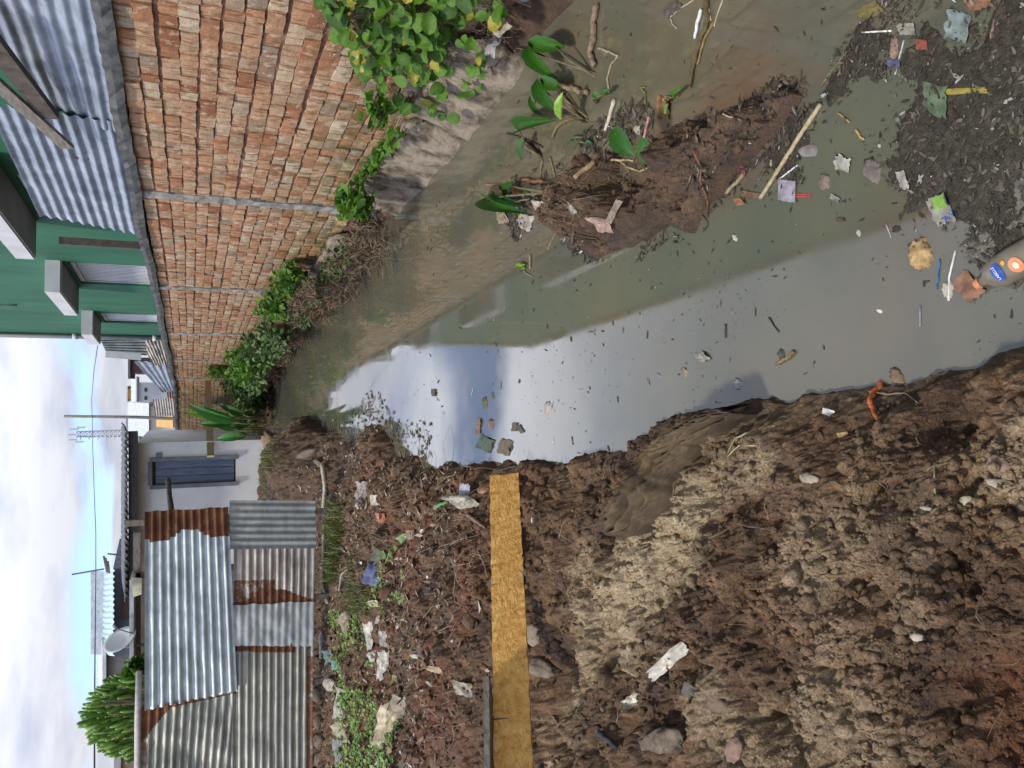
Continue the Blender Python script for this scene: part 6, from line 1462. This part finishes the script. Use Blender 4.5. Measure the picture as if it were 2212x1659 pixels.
taro('two floating round leaflets beside the bent stalk', (1262, 300), [(1265, 309, .02, 1278, 309, .02, 13, L_BANANA), (1233, 300, .02, 1243, 302, .02, 11, L_BANANA)])
taro('yellow green leaflet pair below the peeled stalk', (1190, 430), [(1181, 436, .04, 1196, 440, .05, 18, L_LIME), (1180, 420, .05, 1196, 408, .06, 14, L_LIME)])
taro('tiny lime seedling floating alone below the clump', (1130, 580), [(1116, 580, .02, 1131, 572, .03, 14, L_LIME), (1131, 580, .02, 1118, 568, .03, 12, L_LIME)])
taro('small green shoot next to the orange wrapper', (1452, 222), [(1450, 210, .03, 1476, 186, .05, 9, L_BANANA), (1456, 212, .03, 1470, 190, .07, 6, L_LIME)])

# vines over the near end of the wall foot
VP = [(670, -30), (700, 30), (738, 95), (775, 150), (805, 205), (860, 245), (920, 240), (945, 290), (985, 270), (1010, 225), (1052, 200), (1062, 150), (1040, 100), (1095, 40), (1120, -40)]
vine = empty('trailing_vine', Vector((2.0, 3.0, 0.3)), 'dense round leaved vine trailing from the brick wall to the water', 'vine')
def vine_surf(x, y, out):
    r_ = ray(x, y); t = np.linspace(1.5, 6, 700); Xv = r_.x * t; Yv = r_.y * t; Zv = H + r_.z * t
    S_ = Xw(Yv) + 0.02 + (WA + WB * Yv - 0.05 - Xw(Yv)) * np.clip(Zv / 1.05, 0, 1) ** 0.8 - out
    k = np.argmax(Xv >= S_); return Vector((Xv[k], Yv[k], max(Zv[k], 0.02)))
ROUNDS = [leaf_geo(ROUND, 8, f_, c_, 0.02, s_, 0.42) for f_, c_, s_ in ((0.12, 0.25, 1), (0.2, 0.5, 2), (0.05, 0.2, 3), (0.28, 0.35, 4))]
VME = [leaf_me('leaf', g_, L_VINE) for g_ in ROUNDS] + [leaf_me('leaf', ROUNDS[1], L_YEL)]
r = random.Random(21); cnt = 0; vbase = []
while cnt < 298:
    x, y = r.uniform(670, 1110), r.uniform(-40, 290)
    if float(poly_sd(np.array(x), np.array(y), VP)) < 2: continue
    dens = 0.9 if (x < 975 and y < 165) else 0.36
    if x > 960: dens *= 0.6
    if r.random() > dens: continue
    P = vine_surf(x, y, r.uniform(0.0, 0.16)); cnt += 1
    L = r.uniform(0.050, 0.085) * (1 if r.random() < 0.75 else 0.65)
    nrm = Vector((-0.55, -0.55, 0.75)) + Vector((r.uniform(-.5, .5), r.uniform(-.5, .5), r.uniform(-.4, .4))); nrm.normalize()
    ax = Vector((r.uniform(-1, 1), r.uniform(-1, 1), r.uniform(-1, 0.4))); ax = (ax - nrm * ax.dot(nrm)).normalized()
    me = VME[4] if r.random() < 0.09 else VME[r.randrange(4)]
    put(me, 'leaf', P - ax * L / 2, ax, nrm, L, L * r.uniform(0.9, 1.1), vine); vbase.append(P)
for k in range(60):
    P = r.choice(vbase); Q = r.choice([q for q in vbase if (q - P).length < 0.7] or vbase)
    m1 = P.lerp(Q, 0.35) + Vector((0.05, 0.02, -0.05)); m2 = P.lerp(Q, 0.7) + Vector((0.05, 0, -0.02))
    MB().tube([P, m1, m2, Q], [0.0028, 0.0025, 0.002, 0.0015], 4, False).build('runner', STEM, vine, True)
# dead thatch under the vine
v = []; f = []
for k in range(900):
    x, y = r.uniform(700, 1110), r.uniform(-40, 300)
    if float(poly_sd(np.array(x), np.array(y), VP)) < -14: continue
    P = vine_surf(x, y, r.uniform(-0.05, 0.05)); d_ = Vector((r.uniform(-.6, .2), r.uniform(-1, 1), r.uniform(-1, .5))).normalized() * r.uniform(0.05, 0.2)
    mb = MB().tube([P, P + d_ * 0.5 + Vector((0, 0, 0.01)), P + d_], [0.0022, 0.0018, 0.001], 3, False); n_ = len(v); v += mb.v; f += [tuple(q + n_ for q in t) for t in mb.f]
o = mesh_obj('dead_twigs', v, f, simple('dead thatch', [(0.3, (0.07, 0.05, 0.033)), (0.7, (0.22, 0.17, 0.11))], 30, 0.9), vine); o['kind'] = 'stuff'

# shrubs, weeds and grass
def clump(name, label, cat, c, rad, n, size, m, prof=OVAL, seed=1, group=None, stems=8, wid=0.5, up=0.5):
    t_ = empty(name, Vector((c.x, c.y, c.z - rad[2])), label, cat, group)
    if prof is LANCE: wid = 0.2; n = int(n * 1.5)
    g = random.Random(seed); geo = leaf_geo(prof, 3, 0.2, 0.3, 0.01, seed); V = np.array(geo[0]); vs = []; fs = []; subs = [(g.gauss(0, .45), g.gauss(0, .45), g.gauss(0, .45)) for _ in range(9)]
    for k in range(int(n * 1.5)):
        s = g.choice(subs); p = [s[i] + g.gauss(0, 0.28) for i in range(3)]; l = math.sqrt(sum(q * q for q in p)); 
        if l > 1.15: continue
        P = np.array([c.x + p[0] * rad[0], c.y + p[1] * rad[1], c.z + p[2] * rad[2]])
        ax = Vector((g.uniform(-1, 1), g.uniform(-1, 1), g.uniform(-0.6, 0.8) + up * 0.4)).normalized(); nrm = Vector((g.uniform(-.7, .7), g.uniform(-.9, .5), 1)).normalized()
        y = nrm.cross(ax).normalized(); z = ax.cross(y); sz = size * g.uniform(0.6, 1.3)
        A = np.array([[ax.x, y.x, z.x], [ax.y, y.y, z.y], [ax.z, y.z, z.z]]) * sz; A[:, 1] *= wid * 3.0
        fs += [tuple(q + len(vs) * len(V) for q in t) for t in geo[1]]; vs.append(V @ A.T + P)
    o = mesh_obj('foliage', np.vstack(vs), fs, m, t_, True); o['kind'] = 'stuff'
    v = []; f = []
    for k in range(stems):
        b_ = Vector((c.x + g.uniform(-.3, .3) * rad[0], c.y + g.uniform(-.3, .3) * rad[1], c.z - rad[2])); e = Vector((c.x + g.uniform(-.8, .8) * rad[0], c.y + g.uniform(-.8, .8) * rad[1], c.z + g.uniform(0, .9) * rad[2]))
        mb = MB().tube([b_, b_.lerp(e, .5) + Vector((g.uniform(-.03, .03), 0, .02)), e], [0.008, 0.006, 0.003], 5, False); n_ = len(v); v += mb.v; f += [tuple(q + n_ for q in t) for t in mb.f]
    o = mesh_obj('stems', v, f, STEM, t_); o['kind'] = 'stuff'
    return t_
def wall_side(x, y, out, z=None):         # a point out from the foot of the wall seen at this photo place
    return PP(x, y, WA - out, WB)
gsh = 'weeds and shrubs along the foot of the brick wall'
clump('weed', 'small green weed at the base of the first cement column', 'weed', wall_side(770, 440, 0.35), (.16, .35, .13), 160, 0.07, L_VINE, ROUND, 1, gsh, wid=0.5)
clump('weed', 'sparse weed sprouting by the crack in the footing', 'weed', wall_side(812, 235, 0.20), (.08, .15, .10), 50, 0.05, L_VINE, ROUND, 2, gsh, 4)
clump('shrub', 'bright shrub nearest the camera between first and second columns', 'shrub', wall_side(628, 612, 0.30), (.22, .45, .24), 420, 0.085, L_VINE, OVAL, 3, gsh)
clump('shrub', 'bright shrub beside the second column', 'shrub', wall_side(590, 668, 0.30), (.22, .55, .28), 460, 0.09, L_VINE, OVAL, 4, gsh)
clump('shrub', 'dull shrub just beyond the second column', 'shrub', wall_side(598, 715, 0.35), (.22, .8, .26), 380, 0.09, L_DARK, OVAL, 5, gsh)
clump('shrub', 'dark green shrub in front of the third column', 'shrub', wall_side(560, 755, 0.40), (.28, 1.2, .32), 520, 0.10, L_DARK, OVAL, 6, gsh)
clump('shrub', 'leafy shrub between the third and fourth columns', 'shrub', wall_side(530, 790, 0.5), (.35, 1.5, .42), 700, 0.11, L_VINE, OVAL, 7, gsh)
clump('shrub', 'tall dark shrub filling the end corner of the wall', 'shrub', PD(528, 836, 20.0), (.50, 1.2, .40), 1000, 0.13, L_DARK, OVAL, 8, gsh)
clump('shrub', 'deep green undergrowth left of the end corner', 'shrub', PD(535, 876, 19.0), (.50, 1.0, .30), 800, 0.13, L_DARK, OVAL, 9, gsh)
clump('shrub', 'brown grassy tuft on the footing after the column', 'shrub', wall_side(800, 485, 0.45), (.13, .35, .10), 240, 0.10, simple('dead grass', [(0.3, (0.08, 0.055, 0.035)), (0.7, (0.17, 0.12, 0.08))], 30, 0.9), LANCE, 10, gsh)
clump('shrub', 'brown bank growth under the bright shrubs', 'shrub', wall_side(655, 640, 0.55), (.16, 1.0, .08), 300, 0.10, simple('dead grass', [(0.5, (0.1, 0.07, 0.05))], 30, 0.9), LANCE, 11, gsh)
clump('shrub', 'low weeds at the water under the third column', 'shrub', wall_side(600, 742, 0.6), (.2, 1.2, .10), 260, 0.09, L_DARK, OVAL, 12, gsh)
clump('shrub', 'creeping green bank growth before the end corner', 'shrub', PD(552, 812, 17.0), (.35, 2.2, .22), 700, 0.11, L_DARK, OVAL, 13, gsh)
clump('shrub', 'weedy growth at the waterline under the end corner', 'shrub', PD(556, 862, 20.5), (.75, 1.0, .22), 700, 0.11, L_DARK, OVAL, 14, gsh)
clump('shrub', 'light fern like spray against the wall end', 'shrub', PD(478, 800, 20.5), (.25, .6, .30), 200, 0.20, L_VINE, LANCE, 15, gsh)
clump('shrub', 'dark reeds in the gap between wall and sacks', 'shrub', PD(540, 905, 19.0), (.45, .8, .35), 500, 0.16, L_DARK, LANCE, 16, gsh)
DEADG = simple('dead grass', [(0.3, (0.08, 0.055, 0.035)), (0.7, (0.17, 0.12, 0.08))], 30, 0.9)
for k_, (y_, n_, lb) in enumerate(((8.0, 260, 'dead brown growth hanging over the footing past the first column'), (9.4, 260, 'dead grass over the ribbed footing'), (11.0, 320, 'withered stalks under the bright shrubs'), (13.0, 360, 'withered growth before the third column'), (15.5, 420, 'withered growth past the third column'), (18.5, 420, 'withered growth near the end corner'))):
    P_ = wall_pt(y_, 0.22, 0.38); clump('dead_grass', lb, 'dead grass', P_, (.22, 0.9 + 0.05 * y_, .16), n_, 0.13, DEADG, LANCE, 60 + k_, gsh)
    clump('weed', lb.replace('dead brown', 'small green').replace('dead', 'green').replace('withered', 'green') + ', leafy part', 'weed', wall_pt(y_ + 0.4, 0.28, 0.30), (.2, 0.9 + 0.05 * y_, .13), n_ // 2, 0.075, L_DARK, OVAL, 80 + k_, gsh)
clump('weed', 'scrappy weeds along the joint of bricks and footing', 'weed', wall_pt(6.3, 0.42, 0.06), (.05, 1.2, .07), 160, 0.05, L_VINE, ROUND, 95, gsh)
clump('dead_grass', 'brown rootlets below the vine at the footing edge', 'dead grass', Vector((Xw(4.3) + 0.1, 4.3, 0.12)), (.15, .5, .12), 260, 0.10, DEADG, LANCE, 96, gsh)
# broad leaves beside the white house
bl = empty('banana_clump', PD(525, 925, 17.5), 'clump of broad glossy leaves at the corner of the white house', 'banana plant')
for i, (bx, by, tx, ty, w_, m) in enumerate([(520, 915, 405, 878, 30, L_BANANA), (515, 930, 448, 905, 28, L_BANANA), (530, 940, 466, 948, 30, L_BANANA), (525, 925, 490, 893, 26, L_BANANA), (535, 935, 500, 950, 24, L_TARO),
                                             (505, 915, 430, 915, 26, L_TARO), (520, 905, 398, 893, 18, L_LIME), (540, 915, 480, 925, 30, L_TARO), (535, 900, 470, 872, 24, L_TARO), (500, 900, 440, 880, 22, L_BANANA)]):
    D0 = 17.2 + 0.25 * (i % 5); P, Q = PD(bx, by, D0), PD(tx, ty, D0 - 0.3 + 0.2 * (i % 3)); ax = Q - P; nrm = Vector((0.1 * (i % 3 - 1), -1, 0.5)); nrm = (nrm - ax * nrm.dot(ax) / ax.length_squared).normalized()
    me = leaf_me('leaf', leaf_geo(OVAL, 8, 0.25, 0.5, 0.01, i), m); put(me, 'leaf', P, ax, nrm, ax.length, w_ * 17.3 / F / 0.70, bl)
    MB().tube([Vector((P.x, P.y, 0.3)), P, P + ax * 0.3], [0.02, 0.014, 0.008], 6).build('stalk', STEM, bl, True)
# euphorbia behind the fence
eu = empty('euphorbia_bush', PD(330, 1545, 10.6), 'big bright green finger leaved succulent bush rising behind the fence', 'bush')
fv = []; ff = []
def finger():
    mb = MB(); mb.tube([(0, 0, 0), (0.25, 0.01, 0), (0.6, 0.03, 0.01), (0.9, 0.05, 0.02), (1.0, 0.055, 0.022)], [0.07, 0.105, 0.12, 0.10, 0.045], 7); return mb
me_f = bpy.data.meshes.new('finger'); q_ = finger(); me_f.from_pydata([tuple(a) for a in q_.v], [], q_.f); me_f.materials.append(L_CACT); me_f.shade_smooth()
r = random.Random(31); EC = PD(262, 1545, 10.6)
tips = []
for k in range(300):
    u_ = r.uniform(-1, 1); h_ = r.random() ** 0.8
    x = 302 - h_ * (112 * (1 - 0.55 * abs(u_) ** 1.6)); y = 1545 + u_ * 98 * (1 - 0.22 * h_)
    D0 = 10.6 + r.uniform(-0.55, 0.45); Q = PD(x, y, D0); dirv = Vector((-u_ * 0.35 * 1 + r.uniform(-.35, .35), r.uniform(-.7, .2), 1.0)).normalized()
    if y > 1545: dirv.x = -abs(dirv.x) * 0.8
    L = r.uniform(0.13, 0.22); nrm = Vector((r.uniform(-1, 1), r.uniform(-1, 1), 0.1)); nrm = (nrm - dirv * nrm.dot(dirv)).normalized()
    put(me_f, 'finger', Q - dirv * L * 0.3, dirv, nrm, L, L, eu); tips.append(Q)
for k in range(26):
    Q = r.choice(tips); b_ = Vector((EC.x + r.uniform(-.15, .15), 10.6, 1.3)); MB().tube([b_, b_.lerp(Q, .5) + Vector((0, 0, -.08)), Q], [0.03, 0.024, 0.016], 6).build('branch', STEM, eu, True)
clump('small_bush', 'little leafy bush peeping over the fence beside the lean-to', 'bush', PD(300, 1442, 10.2), (.12, .15, .13), 120, 0.08, L_VINE, ROUND, 40)
# grass and ground cover on the bank
def blades(name, pts, m, h, label, seed, cat='grass', lean=0.5, kind='stuff'):
    g = random.Random(seed); v = []; f = []
    for P in pts:
        a = g.uniform(0, 6.28); w_ = h * 0.03; l = h * g.uniform(0.5, 1.2); dx, dy = math.cos(a) * lean * l, math.sin(a) * lean * l; n = len(v)
        sx, sy = -math.sin(a) * w_, math.cos(a) * w_
        v += [(P.x - sx, P.y - sy, P.z), (P.x + sx, P.y + sy, P.z), (P.x + dx * .35 - sx * .8, P.y + dy * .35 - sy * .8, P.z + l * .6), (P.x + dx * .35 + sx * .8, P.y + dy * .35 + sy * .8, P.z + l * .6), (P.x + dx, P.y + dy, P.z + l * .85)]
        f += [(n, n + 1, n + 3, n + 2), (n + 2, n + 3, n + 4)]
    return tag(mesh_obj(name, v, f, m), label, cat, None, kind)
def pts_in(poly, n, seed, z=0.4, dens=0.0, fr=2.0):
    P = wpoly(poly, z); g = np.random.default_rng(seed); P_ = np.array(P); X = g.uniform(P_[:, 0].min(), P_[:, 0].max(), n * 8); Y = g.uniform(P_[:, 1].min(), P_[:, 1].max(), n * 8)
    ok = (poly_sd(X, Y, P) > 0) & (fbm(X * fr, Y * fr, seed, 3) > dens); k = np.where(ok)[0][:n]; zz = ground(X[k], Y[k])
    return [Vector((X[i], Y[i], max(q, 0))) for i, q in zip(k, zz)]
blades('fence_grass', pts_in([(680, 1090), (716, 1085), (722, 1250), (684, 1260)], 480, 3, 0.5, 0.48), L_GRASS, 0.20, 'tufts of grass at the foot of the dark sheet', 5, lean=0.8)
blades('house_grass', pts_in([(545, 975), (590, 940), (610, 990), (585, 1085), (545, 1085)], 1300, 7, 0.6, 0.45), L_GRASS, 0.17, 'yellow green grass below the white house', 6, lean=0.5)
blades('bank_grass', pts_in([(715, 1180), (760, 1190), (770, 1330), (730, 1330)], 500, 9, 0.45, 0.45), L_GRASS, 0.12, 'thin grass among the litter', 7, lean=0.7)
def cover(name, poly, n, size, label, seed, dens=0.4, z=0.4):
    pts = pts_in(poly, n, seed, z, dens, 3.0); g = random.Random(seed); v = []; f = []
    geo = leaf_geo(ROUND, 2, 0.1, 0.2, 0.0, 1); V = np.array(geo[0]); vs = []; fs = []
    for P in pts:
        for q in range(2):
            ax = Vector((g.uniform(-1, 1), g.uniform(-1, 1), g.uniform(-.2, .5))).normalized(); nrm = Vector((g.uniform(-.6, .6), g.uniform(-.8, .3), 1)).normalized(); y = nrm.cross(ax).normalized(); z_ = ax.cross(y); s = size * g.uniform(.6, 1.3)
            A = np.array([[ax.x, y.x, z_.x], [ax.y, y.y, z_.y], [ax.z, y.z, z_.z]]) * s
            fs += [tuple(i + len(vs) * len(V) for i in t) for t in geo[1]]; vs.append(V @ A.T + np.array([P.x + g.uniform(-.02, .02), P.y + g.uniform(-.02, .02), P.z + g.uniform(0.005, .06)]))
    return tag(mesh_obj(name, np.vstack(vs), fs, L_COVER, None, True), label, 'ground cover', None, 'stuff')
cover('clover_patch', [(745, 1495), (790, 1490), (845, 1560), (850, 1680), (745, 1680), (738, 1580)], 1000, 0.035, 'bright green clover patch at the left of the bank', 3, 0.36)
cover('weed_cover', [(715, 1310), (760, 1330), (790, 1420), (800, 1500), (745, 1500), (722, 1420)], 380, 0.030, 'scattered small green weeds among the plastic', 4, 0.42)
cover('weed_seedlings', [(780, 1180), (840, 1180), (850, 1330), (780, 1320)], 60, 0.04, 'few green seedlings near the blue rag', 5, 0.5)
